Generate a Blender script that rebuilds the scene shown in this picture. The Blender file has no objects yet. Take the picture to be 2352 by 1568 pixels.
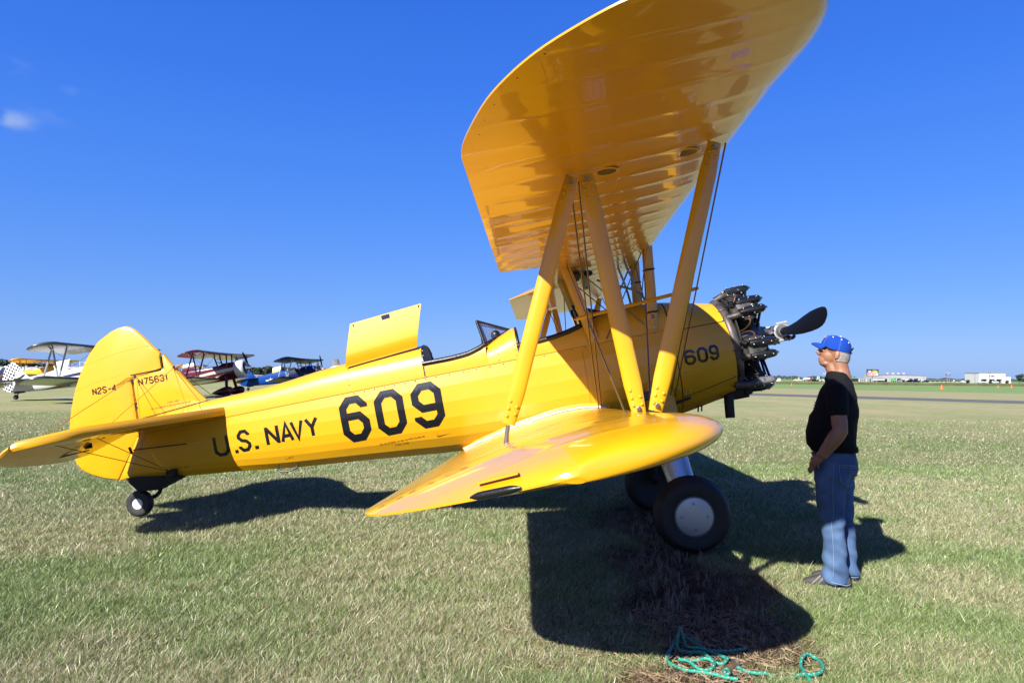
import bpy, bmesh, math, random
import numpy as np
from mathutils import Matrix, Vector, noise as mnoise

R = random.Random(7)
SC = bpy.context.scene
COL = SC.collection
PI = math.pi

# ------------------------------------------------------------------ camera
CAMH = 1.523
cam_d = bpy.data.cameras.new('camera')
cam = bpy.data.objects.new('camera', cam_d)
COL.objects.link(cam)
cam_d.lens = 24.0
cam_d.sensor_width = 36.0
cam_d.clip_start = 0.05
cam_d.clip_end = 9000
cam.matrix_world = Matrix.Translation((0, 0, CAMH)) @ Matrix.Rotation(PI / 2 + 0.0506, 4, 'X') @ Matrix.Rotation(0.0091, 4, 'Z')
SC.camera = cam

# ------------------------------------------------------------------ light
SUN_TO = Vector((-0.83, -1.30, 1.0)).normalized()       # towards the sun
SUN_EL = math.asin(SUN_TO.z)
SUN_AZ = math.atan2(SUN_TO.x, SUN_TO.y)
sun_d = bpy.data.lights.new('sun', 'SUN')
sun_d.energy = 5.0
sun_d.angle = math.radians(0.53)
sun_d.color = (1.0, 0.955, 0.87)
sun = bpy.data.objects.new('sun', sun_d)
COL.objects.link(sun)
sun.location = (0, 0, 40)
sun.rotation_euler = SUN_TO.to_track_quat('Z', 'Y').to_euler()

world = bpy.data.worlds.new('World')
SC.world = world
world.use_nodes = True
wn, wl = world.node_tree.nodes, world.node_tree.links
wn.clear()
w_out = wn.new('ShaderNodeOutputWorld')
w_bg = wn.new('ShaderNodeBackground')
w_bg.inputs['Strength'].default_value = 0.105
w_sky = wn.new('ShaderNodeTexSky')
w_sky.sky_type = 'NISHITA'
w_sky.sun_disc = False
w_sky.sun_elevation = SUN_EL
w_sky.sun_rotation = SUN_AZ
w_sky.altitude = 0
w_sky.air_density = 1.0
w_sky.dust_density = 0.55
w_sky.ozone_density = 4.5
w_gam = wn.new('ShaderNodeGamma'); w_gam.inputs['Gamma'].default_value = 1.0
w_hsv = wn.new('ShaderNodeHueSaturation')
w_hsv.inputs['Saturation'].default_value = 1.22
w_hsv.inputs['Hue'].default_value = 0.512
wl.new(w_sky.outputs[0], w_gam.inputs[0])
wl.new(w_gam.outputs[0], w_hsv.inputs['Color'])
# a few thin wisps of cloud low in the left of the sky
w_geo = wn.new('ShaderNodeTexCoord')
w_nz = wn.new('ShaderNodeTexNoise')
w_map = wn.new('ShaderNodeMapping'); w_map.inputs['Scale'].default_value = (22, 22, 46)
wl.new(w_geo.outputs['Generated'], w_map.inputs[0]); wl.new(w_map.outputs[0], w_nz.inputs['Vector'])
w_nz.inputs['Detail'].default_value = 6; w_nz.inputs['Scale'].default_value = 1.0
prev = None
for (u, v, rad, amt) in ((34, 288, 0.030, 0.34), (5, 283, 0.026, 0.24), (30, 170, 0.03, 0.14), (185, 222, 0.03, 0.12), (112, 270, 0.04, 0.08)):
    x = (u - 1176) / 1568.0; y = -(v - 784) / 1568.0
    d = Vector((x, math.cos(.0506) - y * math.sin(.0506), math.sin(.0506) + y * math.cos(.0506))).normalized()
    sb = wn.new('ShaderNodeVectorMath'); sb.operation = 'SUBTRACT'
    wl.new(w_geo.outputs['Generated'], sb.inputs[0]); sb.inputs[1].default_value = d
    sc = wn.new('ShaderNodeVectorMath'); sc.operation = 'MULTIPLY'
    wl.new(sb.outputs[0], sc.inputs[0]); sc.inputs[1].default_value = (1, 1, 1.9)
    ln = wn.new('ShaderNodeVectorMath'); ln.operation = 'LENGTH'; wl.new(sc.outputs[0], ln.inputs[0])
    mr = wn.new('ShaderNodeMapRange'); mr.interpolation_type = 'SMOOTHSTEP'
    mr.inputs['From Min'].default_value = rad; mr.inputs['From Max'].default_value = 0.0
    mr.inputs['To Max'].default_value = amt
    wl.new(ln.outputs['Value'], mr.inputs['Value'])
    if prev is None: prev = mr.outputs[0]
    else:
        ad = wn.new('ShaderNodeMath'); ad.operation = 'ADD'; wl.new(prev, ad.inputs[0]); wl.new(mr.outputs[0], ad.inputs[1]); prev = ad.outputs[0]
w_cr = wn.new('ShaderNodeMapRange'); w_cr.inputs['From Min'].default_value = 0.40; w_cr.inputs['From Max'].default_value = 0.66
w_cr.interpolation_type = 'SMOOTHSTEP'
wl.new(w_nz.outputs['Fac'], w_cr.inputs['Value'])
w_mul = wn.new('ShaderNodeMath'); w_mul.operation = 'MULTIPLY'; wl.new(w_cr.outputs[0], w_mul.inputs[0]); wl.new(prev, w_mul.inputs[1])
w_mix = wn.new('ShaderNodeMix'); w_mix.data_type = 'RGBA'
wl.new(w_mul.outputs[0], w_mix.inputs['Factor'])
# the day's deep blue: grade the sky by elevation, the same all round
w_sep = wn.new('ShaderNodeSeparateXYZ'); wl.new(w_geo.outputs['Generated'], w_sep.inputs[0])
w_asn = wn.new('ShaderNodeMath'); w_asn.operation = 'ARCSINE'; wl.new(w_sep.outputs['Z'], w_asn.inputs[0])
w_el = wn.new('ShaderNodeMapRange'); w_el.inputs['From Min'].default_value = 0; w_el.inputs['From Max'].default_value = PI / 2
wl.new(w_asn.outputs[0], w_el.inputs['Value'])
w_rmp = wn.new('ShaderNodeValToRGB'); wl.new(w_el.outputs[0], w_rmp.inputs[0])
SKY = [(0.0, (.19, .385, .90)), (.05, (.132, .335, .92)), (.15, (.072, .265, .95)), (.25, (.042, .20, .91)), (.36, (.026, .15, .79)), (.6, (.013, .07, .40)), (1.0, (.008, .045, .27))]
while len(w_rmp.color_ramp.elements) < len(SKY): w_rmp.color_ramp.elements.new(.5)
for e, (p, c) in zip(w_rmp.color_ramp.elements, SKY): e.position = p; e.color = (*c, 1)
w_k = wn.new('ShaderNodeVectorMath'); w_k.operation = 'SCALE'; w_k.inputs['Scale'].default_value = 1 / .105 / 2.55
wl.new(w_rmp.outputs[0], w_k.inputs[0])
w_gr = wn.new('ShaderNodeMix'); w_gr.data_type = 'RGBA'; w_gr.inputs['Factor'].default_value = .85
wl.new(w_hsv.outputs[0], w_gr.inputs['A']); wl.new(w_k.outputs[0], w_gr.inputs['B'])
wl.new(w_gr.outputs['Result'], w_mix.inputs['A']); w_mix.inputs['B'].default_value = (2.2, 2.6, 3.3, 1)
wl.new(w_mix.outputs['Result'], w_bg.inputs['Color'])
wl.new(w_bg.outputs[0], w_out.inputs[0])

SC.view_settings.view_transform = 'Standard'
SC.view_settings.look = 'None'
SC.view_settings.exposure = 1.25
SC.view_settings.gamma = 1.0
SC.view_settings.use_curve_mapping = False
SC.cycles.max_bounces = 8
SC.cycles.diffuse_bounces = 4
SC.cycles.glossy_bounces = 4
SC.cycles.transparent_max_bounces = 8

# ------------------------------------------------------------------ materials
MATS = {}
ALB = 0.758      # paint values below were mixed for a brighter swatch; brought to real reflectance here
def mat(name, rgb, rough=0.5, metal=0.0, coat=0.0, var=0.0, vscale=6.0, bump=0.0, bscale=30.0, bdist=0.01, rgb2=None, spec=0.5, emit=None, alpha=None, trans=0.0, coat_rough=0.04, detail=4.0, rvar=0.0):
    if name in MATS: return MATS[name]
    rgb = tuple(c * ALB for c in rgb); rgb2 = tuple(c * ALB for c in rgb2) if rgb2 else None
    m = bpy.data.materials.new(name); m.use_nodes = True
    n, l = m.node_tree.nodes, m.node_tree.links
    b = n['Principled BSDF']
    b.inputs['Base Color'].default_value = (*rgb, 1)
    b.inputs['Roughness'].default_value = rough
    b.inputs['Metallic'].default_value = metal
    b.inputs['Specular IOR Level'].default_value = spec
    b.inputs['Coat Weight'].default_value = coat
    b.inputs['Coat Roughness'].default_value = coat_rough
    b.inputs['Transmission Weight'].default_value = trans
    if alpha is not None: b.inputs['Alpha'].default_value = alpha
    if emit: b.inputs['Emission Color'].default_value = (*emit[0], 1); b.inputs['Emission Strength'].default_value = emit[1]
    if var or rgb2 or bump or rvar:
        tc = n.new('ShaderNodeTexCoord')
    if var or rgb2:
        nz = n.new('ShaderNodeTexNoise'); nz.inputs['Scale'].default_value = vscale; nz.inputs['Detail'].default_value = detail
        l.new(tc.outputs['Object'], nz.inputs['Vector'])
        mx = n.new('ShaderNodeMix'); mx.data_type = 'RGBA'
        c2 = rgb2 if rgb2 else tuple(max(0, c * (1 - var)) for c in rgb)
        c1 = rgb if rgb2 else tuple(min(1, c * (1 + var * .5)) for c in rgb)
        mx.inputs['A'].default_value = (*c1, 1); mx.inputs['B'].default_value = (*c2, 1)
        mr = n.new('ShaderNodeMapRange'); mr.inputs['From Min'].default_value = .33; mr.inputs['From Max'].default_value = .67
        l.new(nz.outputs['Fac'], mr.inputs['Value']); l.new(mr.outputs[0], mx.inputs['Factor'])
        l.new(mx.outputs['Result'], b.inputs['Base Color'])
    if rvar:
        n3 = n.new('ShaderNodeTexNoise'); n3.inputs['Scale'].default_value = 4.0; n3.inputs['Detail'].default_value = 5
        l.new(tc.outputs['Object'], n3.inputs['Vector'])
        m3 = n.new('ShaderNodeMapRange'); m3.inputs['To Min'].default_value = max(0, rough - rvar); m3.inputs['To Max'].default_value = rough + rvar
        m3.inputs['From Min'].default_value = .3; m3.inputs['From Max'].default_value = .7
        l.new(n3.outputs['Fac'], m3.inputs['Value']); l.new(m3.outputs[0], b.inputs['Roughness'])
    if bump:
        n2 = n.new('ShaderNodeTexNoise'); n2.inputs['Scale'].default_value = bscale; n2.inputs['Detail'].default_value = 3
        l.new(tc.outputs['Object'], n2.inputs['Vector'])
        bp = n.new('ShaderNodeBump'); bp.inputs['Strength'].default_value = bump; bp.inputs['Distance'].default_value = bdist
        l.new(n2.outputs['Fac'], bp.inputs['Height'])
        l.new(bp.outputs[0], b.inputs['Normal'])
        if coat: l.new(bp.outputs[0], b.inputs['Coat Normal'])
    MATS[name] = m
    return m

# ------------------------------------------------------------------ mesh helpers
class MB:
    """collects faces of one part; build() links them as one mesh object"""
    def __init__(s): s.v = []; s.f = []; s.m = []; s.mi = 0
    def add(s, vs, fs):
        o = len(s.v); s.v.extend([tuple(p) for p in vs])
        for f in fs: s.f.append(tuple(i + o for i in f)); s.m.append(s.mi)
        return s
    def box(s, c, d, rot=None):
        x, y, z = d[0] / 2, d[1] / 2, d[2] / 2
        vs = [Vector(p) for p in ((-x, -y, -z), (x, -y, -z), (x, y, -z), (-x, y, -z), (-x, -y, z), (x, -y, z), (x, y, z), (-x, y, z))]
        if rot is not None: vs = [rot @ p for p in vs]
        c = Vector(c)
        return s.add([p + c for p in vs], [(0, 3, 2, 1), (4, 5, 6, 7), (0, 1, 5, 4), (1, 2, 6, 5), (2, 3, 7, 6), (3, 0, 4, 7)])
    def loft(s, rings, closed=True, caps=(True, True)):
        n = len(rings[0]); vs = [p for r in rings for p in r]; fs = []
        for i in range(len(rings) - 1):
            for j in range(n if closed else n - 1):
                a = i * n + j; b = i * n + (j + 1) % n
                fs.append((a, b, b + n, a + n))
        if closed and caps[0]: fs.append(tuple(reversed(range(n))))
        if closed and caps[1]: fs.append(tuple((len(rings) - 1) * n + j for j in range(n)))
        return s.add(vs, fs)
    def tube(s, pts, r, n=8, flat=1.0, up=None, caps=True):
        """round (or, with flat<1, streamlined) tube along pts; r a number or a list"""
        P = [Vector(p) for p in pts]; rings = []
        rr = r if hasattr(r, '__len__') else [r] * len(P)
        prevu = None
        for i, p in enumerate(P):
            t = (P[min(i + 1, len(P) - 1)] - P[max(i - 1, 0)])
            t = t.normalized() if t.length > 1e-9 else Vector((0, 0, 1))
            if up is not None: u = Vector(up)
            elif prevu is not None: u = prevu
            else: u = Vector((1, 0, 0)) if abs(t.x) < .8 else Vector((0, 0, 1))
            u = (u - t * u.dot(t)).normalized(); w = t.cross(u); prevu = u
            rings.append([p + (u * math.cos(2 * PI * k / n) + w * (math.sin(2 * PI * k / n) * flat)) * rr[i] for k in range(n)])
        return s.loft(rings, True, (caps, caps))
    def lathe(s, o, ax, prof, n=24, caps=True):
        """prof: (distance along ax, radius)"""
        ax = Vector(ax).normalized(); o = Vector(o)
        u = Vector((0, 0, 1)) if abs(ax.z) < .8 else Vector((1, 0, 0))
        u = (u - ax * u.dot(ax)).normalized(); w = ax.cross(u)
        rings = [[o + ax * d + (u * math.cos(2 * PI * k / n) + w * math.sin(2 * PI * k / n)) * max(r, 1e-4) for k in range(n)] for d, r in prof]
        return s.loft(rings, True, (caps, caps))
    def prism(s, poly, ext):
        n = len(poly); e = Vector(ext); a = [Vector(p) for p in poly]
        return s.add(a + [p + e for p in a], [tuple(reversed(range(n))), tuple(range(n, 2 * n))] + [(j, (j + 1) % n, n + (j + 1) % n, n + j) for j in range(n)])
    def ball(s, c, r, n=12, m=8, rot=None):
        c = Vector(c); r = r if hasattr(r, '__len__') else (r, r, r); rings = []
        for i in range(m + 1):
            t = PI * i / m
            ring = [Vector((r[0] * math.sin(t) * math.cos(2 * PI * k / n), r[1] * math.sin(t) * math.sin(2 * PI * k / n), -r[2] * math.cos(t))) for k in range(n)]
            if i in (0, m): ring = [p + Vector((1e-5 * math.cos(2 * PI * k / n), 1e-5 * math.sin(2 * PI * k / n), 0)) for k, p in enumerate(ring)]
            rings.append([(rot @ p if rot is not None else p) + c for p in ring])
        return s.loft(rings)
    def mesh(s, name, mats, angle=35, flat=False):
        me = bpy.data.meshes.new(name)
        me.from_pydata([tuple(p) for p in s.v], [], s.f)
        for mm in (mats if isinstance(mats, (list, tuple)) else [mats]): me.materials.append(mm)
        if any(s.m): me.polygons.foreach_set('material_index', s.m)
        bm = bmesh.new(); bm.from_mesh(me); bmesh.ops.recalc_face_normals(bm, faces=bm.faces); bm.to_mesh(me); bm.free()
        if flat: me.shade_flat()
        else: me.shade_smooth(); me.set_sharp_from_angle(angle=math.radians(angle))
        return me
    def build(s, name, mats, parent=None, angle=35, flat=False, loc=None):
        return link(name, s.mesh(name, mats, angle, flat), parent, loc)

def link(name, me, parent=None, loc=None):
    o = bpy.data.objects.new(name, me); COL.objects.link(o)
    if parent is not None:
        o.parent = parent
        if 'offset' in parent: o.location = parent['offset']
    if loc is not None: o.location = loc
    return o

def thing(name, label, cat, loc=(0, 0, 0), rotz=0.0, group=None, matrix=None):
    o = bpy.data.objects.new(name, None); COL.objects.link(o)
    o.empty_display_size = 0.2
    if matrix is not None: o.matrix_world = matrix
    else: o.location = loc; o.rotation_euler = (0, 0, rotz)
    return tag(o, label, cat, group)
def tag(o, label=None, cat=None, group=None, kind=None):
    if label: o['label'] = label
    if cat: o['category'] = cat
    if group: o['group'] = group
    if kind: o['kind'] = kind
    return o
def copy_tree(o, parent=None):
    c = o.copy(); COL.objects.link(c)
    if parent is not None: c.parent = parent
    for ch in list(o.children): copy_tree(ch, c)
    return c
def lerp(a, b, t): return a + (b - a) * t
def table(tb, x):
    """piecewise linear table of (x, y), x ascending"""
    if x <= tb[0][0]: return tb[0][1]
    for (a, fa), (b, fb) in zip(tb, tb[1:]):
        if x <= b: return fa + (fb - fa) * (x - a) / (b - a)
    return tb[-1][1]
def smooth_pts(pts, n=6, closed=False):
    """Catmull-Rom through points"""
    P = [Vector(p) for p in pts]; out = []
    m = len(P)
    for i in range(m if closed else m - 1):
        p0, p1, p2, p3 = (P[(i - 1) % m] if closed or i > 0 else P[0], P[i], P[(i + 1) % m], P[(i + 2) % m] if closed or i + 2 < m else P[-1])
        for k in range(n):
            t = k / n
            out.append(0.5 * ((2 * p1) + (p2 - p0) * t + (2 * p0 - 5 * p1 + 4 * p2 - p3) * t * t + (3 * p1 - p0 - 3 * p2 + p3) * t ** 3))
    if not closed: out.append(P[-1])
    return out
# ------------------------------------------------------------------ ground
def node_math(n, l, op, a, b=None, c=None):
    m = n.new('ShaderNodeMath'); m.operation = op
    for i, v in enumerate((a, b, c)):
        if v is None: continue
        if isinstance(v, (int, float)): m.inputs[i].default_value = v
        else: l.new(v, m.inputs[i])
    return m.outputs[0]
def node_ss(n, l, v, a, b, lo=0.0, hi=1.0):
    m = n.new('ShaderNodeMapRange'); m.interpolation_type = 'SMOOTHSTEP'
    m.inputs['From Min'].default_value = a; m.inputs['From Max'].default_value = b
    m.inputs['To Min'].default_value = lo; m.inputs['To Max'].default_value = hi
    l.new(v, m.inputs['Value']); return m.outputs[0]
def node_noise(n, l, vec, scale, detail=4, rough=.55, dist=0.0):
    t = n.new('ShaderNodeTexNoise'); t.inputs['Scale'].default_value = scale; t.inputs['Detail'].default_value = detail
    t.inputs['Roughness'].default_value = rough; t.inputs['Distortion'].default_value = dist
    l.new(vec, t.inputs['Vector']); return t.outputs['Fac']
def node_mix(n, l, f, a, b):
    m = n.new('ShaderNodeMix'); m.data_type = 'RGBA'
    if isinstance(f, (int, float)): m.inputs['Factor'].default_value = f
    else: l.new(f, m.inputs['Factor'])
    for k, v in (('A', a), ('B', b)):
        if isinstance(v, tuple): m.inputs[k].default_value = (*v, 1)
        else: l.new(v, m.inputs[k])
    return m.outputs['Result']

gm = bpy.data.materials.new('mown field'); gm.use_nodes = True
n, l = gm.node_tree.nodes, gm.node_tree.links
bs = n['Principled BSDF']; bs.inputs['Roughness'].default_value = .9; bs.inputs['Specular IOR Level'].default_value = .15
geo = n.new('ShaderNodeNewGeometry'); P_ = geo.outputs['Position']
sep = n.new('ShaderNodeSeparateXYZ'); l.new(P_, sep.inputs[0]); X_, Y_ = sep.outputs['X'], sep.outputs['Y']
fine = node_noise(n, l, P_, 38, 6, .7)
mid = node_noise(n, l, P_, 2.2, 5, .6)
big = node_noise(n, l, P_, .23, 5, .55, .4)
mapn = n.new('ShaderNodeMapping'); mapn.inputs['Rotation'].default_value = (0, 0, math.radians(38)); mapn.inputs['Scale'].default_value = (.30, .03, 1)
l.new(P_, mapn.inputs[0]); stripe = node_noise(n, l, mapn.outputs[0], 1.0, 4, .6)
green = node_mix(n, l, node_ss(n, l, fine, .3, .7), (.105, .135, .045), (.215, .245, .10))
tan = node_mix(n, l, node_ss(n, l, fine, .3, .7), (.19, .16, .082), (.33, .285, .165))
f1 = node_math(n, l, 'ADD', node_math(n, l, 'MULTIPLY', mid, .55), node_math(n, l, 'MULTIPLY', big, .55))
f2 = node_ss(n, l, node_math(n, l, 'ADD', f1, node_math(n, l, 'MULTIPLY', stripe, .32)), .56, .84)
f2 = node_math(n, l, 'MULTIPLY', f2, .9)
col = node_mix(n, l, f2, green, tan)
# green field beyond the taxiway, pale strip along both of its sides
dist = node_math(n, l, 'ADD', node_math(n, l, 'MULTIPLY', X_, .79), node_math(n, l, 'MULTIPLY', Y_, .61))
dw = node_math(n, l, 'ADD', dist, node_math(n, l, 'MULTIPLY', big, 9.0))
rside = node_ss(n, l, X_, -25, 10)
gband = node_math(n, l, 'MULTIPLY', node_math(n, l, 'MULTIPLY', node_ss(n, l, dw, 97, 104), rside), .88)
col = node_mix(n, l, gband, col, node_mix(n, l, big, (.09, .17, .045), (.14, .205, .07)))
pband = node_math(n, l, 'MULTIPLY', node_math(n, l, 'MULTIPLY', node_ss(n, l, dw, 70, 76), node_ss(n, l, dw, 104, 98)), .75)
col = node_mix(n, l, pband, col, node_mix(n, l, mid, (.24, .215, .115), (.20, .19, .095)))
# worn, burnt strip where aircraft park
ax = node_math(n, l, 'ABSOLUTE', node_math(n, l, 'SUBTRACT', X_, node_math(n, l, 'ADD', .45, node_math(n, l, 'MULTIPLY', Y_, .15))))
edge = node_math(n, l, 'ADD', ax, node_math(n, l, 'MULTIPLY', node_noise(n, l, P_, 1.6, 4, .6), 1.1))
burnt = node_math(n, l, 'MULTIPLY', node_ss(n, l, edge, 1.04, .74), node_ss(n, l, Y_, 9.5, 7.6))
soil = node_mix(n, l, node_ss(n, l, node_noise(n, l, P_, 9, 5, .65), .38, .62), (.02, .013, .010), (.085, .055, .038))
soil = node_mix(n, l, node_ss(n, l, node_noise(n, l, P_, 2.7, 3, .5), .60, .70), soil, (.20, .165, .14))
col = node_mix(n, l, burnt, col, soil)
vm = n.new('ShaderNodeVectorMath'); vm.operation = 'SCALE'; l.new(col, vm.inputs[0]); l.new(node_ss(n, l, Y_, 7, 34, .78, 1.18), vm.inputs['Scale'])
l.new(vm.outputs[0], bs.inputs['Base Color'])
bp = n.new('ShaderNodeBump'); bp.inputs['Distance'].default_value = .05; l.new(node_ss(n, l, Y_, 9, 40, .8, .12), bp.inputs['Strength'])
hh = node_math(n, l, 'ADD', node_noise(n, l, P_, 24, 5, .75), node_math(n, l, 'MULTIPLY', node_noise(n, l, P_, 90, 3, .7), .5))
l.new(hh, bp.inputs['Height']); l.new(bp.outputs[0], bs.inputs['Normal'])
mb = MB(); xs = [-6000, -1500, -400, -120, -40, -12, -4, 0, 4, 12, 40, 120, 400, 1500, 6000]; ys = [-400, -60, -10, 0, 4, 8, 16, 40, 100, 250, 700, 2000, 7000]
vs = [(x, y, 0) for y in ys for x in xs]; nx = len(xs)
mb.add(vs, [(j * nx + i, j * nx + i + 1, (j + 1) * nx + i + 1, (j + 1) * nx + i) for j in range(len(ys) - 1) for i in range(nx - 1)])
tag(mb.build('ground', gm, flat=True), kind='structure')
# taxiway
M_tar = mat('grey taxiway asphalt', (.15, .148, .152), .9, spec=.05, var=.12, vscale=.6, bump=.3, bscale=30)
dv = Vector((.615, -.788, 0)); nv = Vector((.788, .615, 0)); c0 = Vector((29.9, 56.6, .004))
mb = MB(); mb.add([c0 - dv * 900 - nv * 4.0, c0 + dv * 200 - nv * 4.0, c0 + dv * 200 + nv * 3.8, c0 - dv * 900 + nv * 3.8], [(0, 1, 2, 3)])
tag(mb.build('taxiway', M_tar), kind='structure')

# ---- where the rope lies (grass is trodden flat there)
ROPE_A = [(1.316, 3.882), (1.258, 3.859), (1.2, 3.843), (1.143, 3.846), (1.085, 3.869), (1.065, 3.928), (1.033, 4.012), (1.011, 4.072), (1.016, 4.154), (0.992, 4.074), (0.942, 3.963), (0.863, 3.8), (0.844, 3.73), (0.854, 3.664), (0.905, 3.601), (0.975, 3.578), (1.048, 3.548), (1.091, 3.513), (1.145, 3.497)]
ROPE_B = [(1.002, 4.058), (0.997, 3.964), (0.997, 3.897), (1.063, 3.854), (1.131, 3.806), (1.165, 3.758), (1.166, 3.724), (1.127, 3.68), (1.086, 3.695), (1.054, 3.721), (0.98, 3.717), (0.909, 3.729), (0.949, 3.686), (0.984, 3.609), (1.031, 3.601), (1.071, 3.643), (1.087, 3.709), (1.074, 3.77), (1.049, 3.804), (0.963, 3.83), (0.94, 3.903), (0.972, 4.01)]
ROPE_C = [(1.168, 3.651), (1.189, 3.632), (1.222, 3.583), (1.27, 3.565), (1.317, 3.56), (1.345, 3.548), (1.387, 3.547), (1.432, 3.55), (1.488, 3.554), (1.541, 3.552), (1.599, 3.584), (1.637, 3.642), (1.657, 3.714), (1.65, 3.762), (1.614, 3.772), (1.566, 3.726), (1.532, 3.666), (1.519, 3.601), (1.508, 3.539), (1.504, 3.492)]
ROPE_D = [(1.095, 3.543), (1.103, 3.578), (1.122, 3.587), (1.117, 3.544), (1.1, 3.524)]
RING = [(1.105, 3.593), (1.189, 3.658)]
ROPE_PTS = [tuple(p)[:2] for L_ in (ROPE_A, ROPE_B, ROPE_C, ROPE_D) for p in smooth_pts([(x, y, 0) for x, y in L_], 5)]
# ---- grass blades: one real mesh, dense in front and thinning out with distance
rng = np.random.default_rng(11)
def vnoise(x, y, sc, seed):
    """smooth value noise on a lattice"""
    r = np.random.default_rng(seed); T = r.random((256, 256))
    u, v = x * sc + 97.3, y * sc + 41.7
    i, j = np.floor(u).astype(int), np.floor(v).astype(int); fu, fv = u - i, v - j
    fu, fv = fu * fu * (3 - 2 * fu), fv * fv * (3 - 2 * fv)
    g = lambda a, b: T[a % 256, b % 256]
    return (g(i, j) * (1 - fu) + g(i + 1, j) * fu) * (1 - fv) + (g(i, j + 1) * (1 - fu) + g(i + 1, j + 1) * fu) * fv
def burnt_mask(x, y):
    e = np.abs(x - (.45 + .15 * y)) + (vnoise(x, y, 1.6, 3) * .6 + vnoise(x, y, 4.1, 4) * .4) * 1.0
    m = np.clip((1.04 - e) / .34, 0, 1); return m * np.clip((9.5 - y) / 1.9, 0, 1)
def grass(name, N, seed):
    r = np.random.default_rng(seed)
    z0, z1 = 2.9, 26.0
    # density falls with distance: choose 1/z uniformly, width grows with z
    u = r.random(N); Yp = 1.0 / (1 / z0 + (1 / z1 - 1 / z0) * u) 
    Yp = np.where(r.random(N) < .35, z0 + (12 - z0) * r.random(N), Yp)
    wide = r.random(N) < .24; Xp = (r.random(N) * 2 - 1) * np.where(wide, Yp * 1.25 + 4, (Yp * .80 + .5) * (1 + .5 * r.random(N)))
    bm_ = burnt_mask(Xp, Yp)
    thin = vnoise(Xp, Yp, 5.5, 31)
    rp = np.array(ROPE_PTS)
    near = np.zeros(N, bool); zone = (Yp < 4.4) & (Xp > .6) & (Xp < 1.9); zi = np.where(zone)[0]
    dd = np.sqrt((Xp[zi, None] - rp[None, :, 0]) ** 2 + (Yp[zi, None] - rp[None, :, 1]) ** 2).min(1); near[zi[dd < .035]] = True
    dry_front = np.clip((4.35 - Yp) / .35, 0, 1) * np.clip(1 - np.abs(Xp - 1.0) / 1.15, 0, 1)
    keep = ~near & (r.random(N) > dry_front * .55) & (r.random(N) > bm_ * .80) & (r.random(N) < .55 + .9 * thin)
    Xp, Yp, bm_ = Xp[keep], Yp[keep], bm_[keep]; N = len(Xp)
    far = np.clip((Yp - 4) / 14, 0, 1.6)
    clump = vnoise(Xp, Yp, 7, 5); tanp = vnoise(Xp, Yp, .45, 6) * .5 + vnoise(Xp, Yp, 1.9, 7) * .5
    H = (.014 + .036 * r.random(N) ** 1.6) * (.65 + .8 * clump)
    tall = r.random(N) < .025; H[tall] *= 1.7
    Wd = (.0014 + .0018 * r.random(N) ** 1.5) * (1 + 1.5 * far)
    ang = r.random(N) * 2 * np.pi; lean = (.30 + 1.2 * r.random(N)) * H; lean[bm_ > .5] *= 1.4
    dx = np.cos(ang) * lean + .007; dy = np.sin(ang) * lean - .003
    tw = r.random(N) * np.pi; px, py = np.cos(tw) * Wd, np.sin(tw) * Wd
    v = np.empty((N, 3, 3), np.float32)
    v[:, 0] = np.stack([Xp - px, Yp - py, np.full(N, -.003)], 1); v[:, 1] = np.stack([Xp + px, Yp + py, np.full(N, -.003)], 1)
    v[:, 2] = np.stack([Xp + dx, Yp + dy, H], 1)
    q = r.random(N)
    dry = np.clip((tanp - .45) * 1.5 + .22, .07, .55); isdry = q < dry
    c = np.empty((N, 3), np.float32)
    gr = np.array([[.12, .195, .046], [.175, .265, .072], [.25, .34, .11], [.38, .45, .22]]); tn = np.array([[.52, .46, .29], [.43, .37, .215], [.66, .60, .44], [.31, .25, .135]])
    k = r.integers(0, 4, N); c[:] = np.where(isdry[:, None], tn[k], gr[k])
    br = np.array([[.20, .13, .075], [.10, .055, .03], [.34, .26, .165], [.06, .032, .02]])
    isb = (r.random(N) < bm_ * 1.2); c[isb] = br[k][isb]
    c *= 1.13 * ALB * (.56 + .85 * r.random((N, 1)) ** 1.2)
    me = bpy.data.meshes.new(name)
    me.vertices.add(N * 3); me.vertices.foreach_set('co', v.ravel())
    me.loops.add(N * 3); me.loops.foreach_set('vertex_index', np.arange(N * 3, dtype=np.int32))
    me.polygons.add(N); me.polygons.foreach_set('loop_start', np.arange(N, dtype=np.int32) * 3); me.polygons.foreach_set('loop_total', np.full(N, 3, np.int32))
    me.update(calc_edges=True)
    ca = me.color_attributes.new('Col', 'FLOAT_COLOR', 'POINT')
    cc = np.ones((N, 3, 4), np.float32); cc[:, :, :3] = c[:, None, :]
    ca.data.foreach_set('color', cc.ravel())
    return me
M_gr = bpy.data.materials.new('grass blades'); M_gr.use_nodes = True
n, l = M_gr.node_tree.nodes, M_gr.node_tree.links
bs = n['Principled BSDF']; at = n.new('ShaderNodeAttribute'); at.attribute_name = 'Col'
l.new(at.outputs['Color'], bs.inputs['Base Color']); bs.inputs['Roughness'].default_value = .36; bs.inputs['Specular IOR Level'].default_value = .5
tr = n.new('ShaderNodeBsdfTranslucent'); l.new(at.outputs['Color'], tr.inputs['Color'])
mxs = n.new('ShaderNodeMixShader'); mxs.inputs[0].default_value = .25
l.new(bs.outputs[0], mxs.inputs[1]); l.new(tr.outputs[0], mxs.inputs[2]); l.new(mxs.outputs[0], n['Material Output'].inputs[0])
NBLADES = 2600000
gme = grass('grass', NBLADES, 5); gme.materials.append(M_gr)
go = link('grass', gme); tag(go, 'short mown grass, part green and part dry, all over the field', 'grass', kind='stuff')
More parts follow.
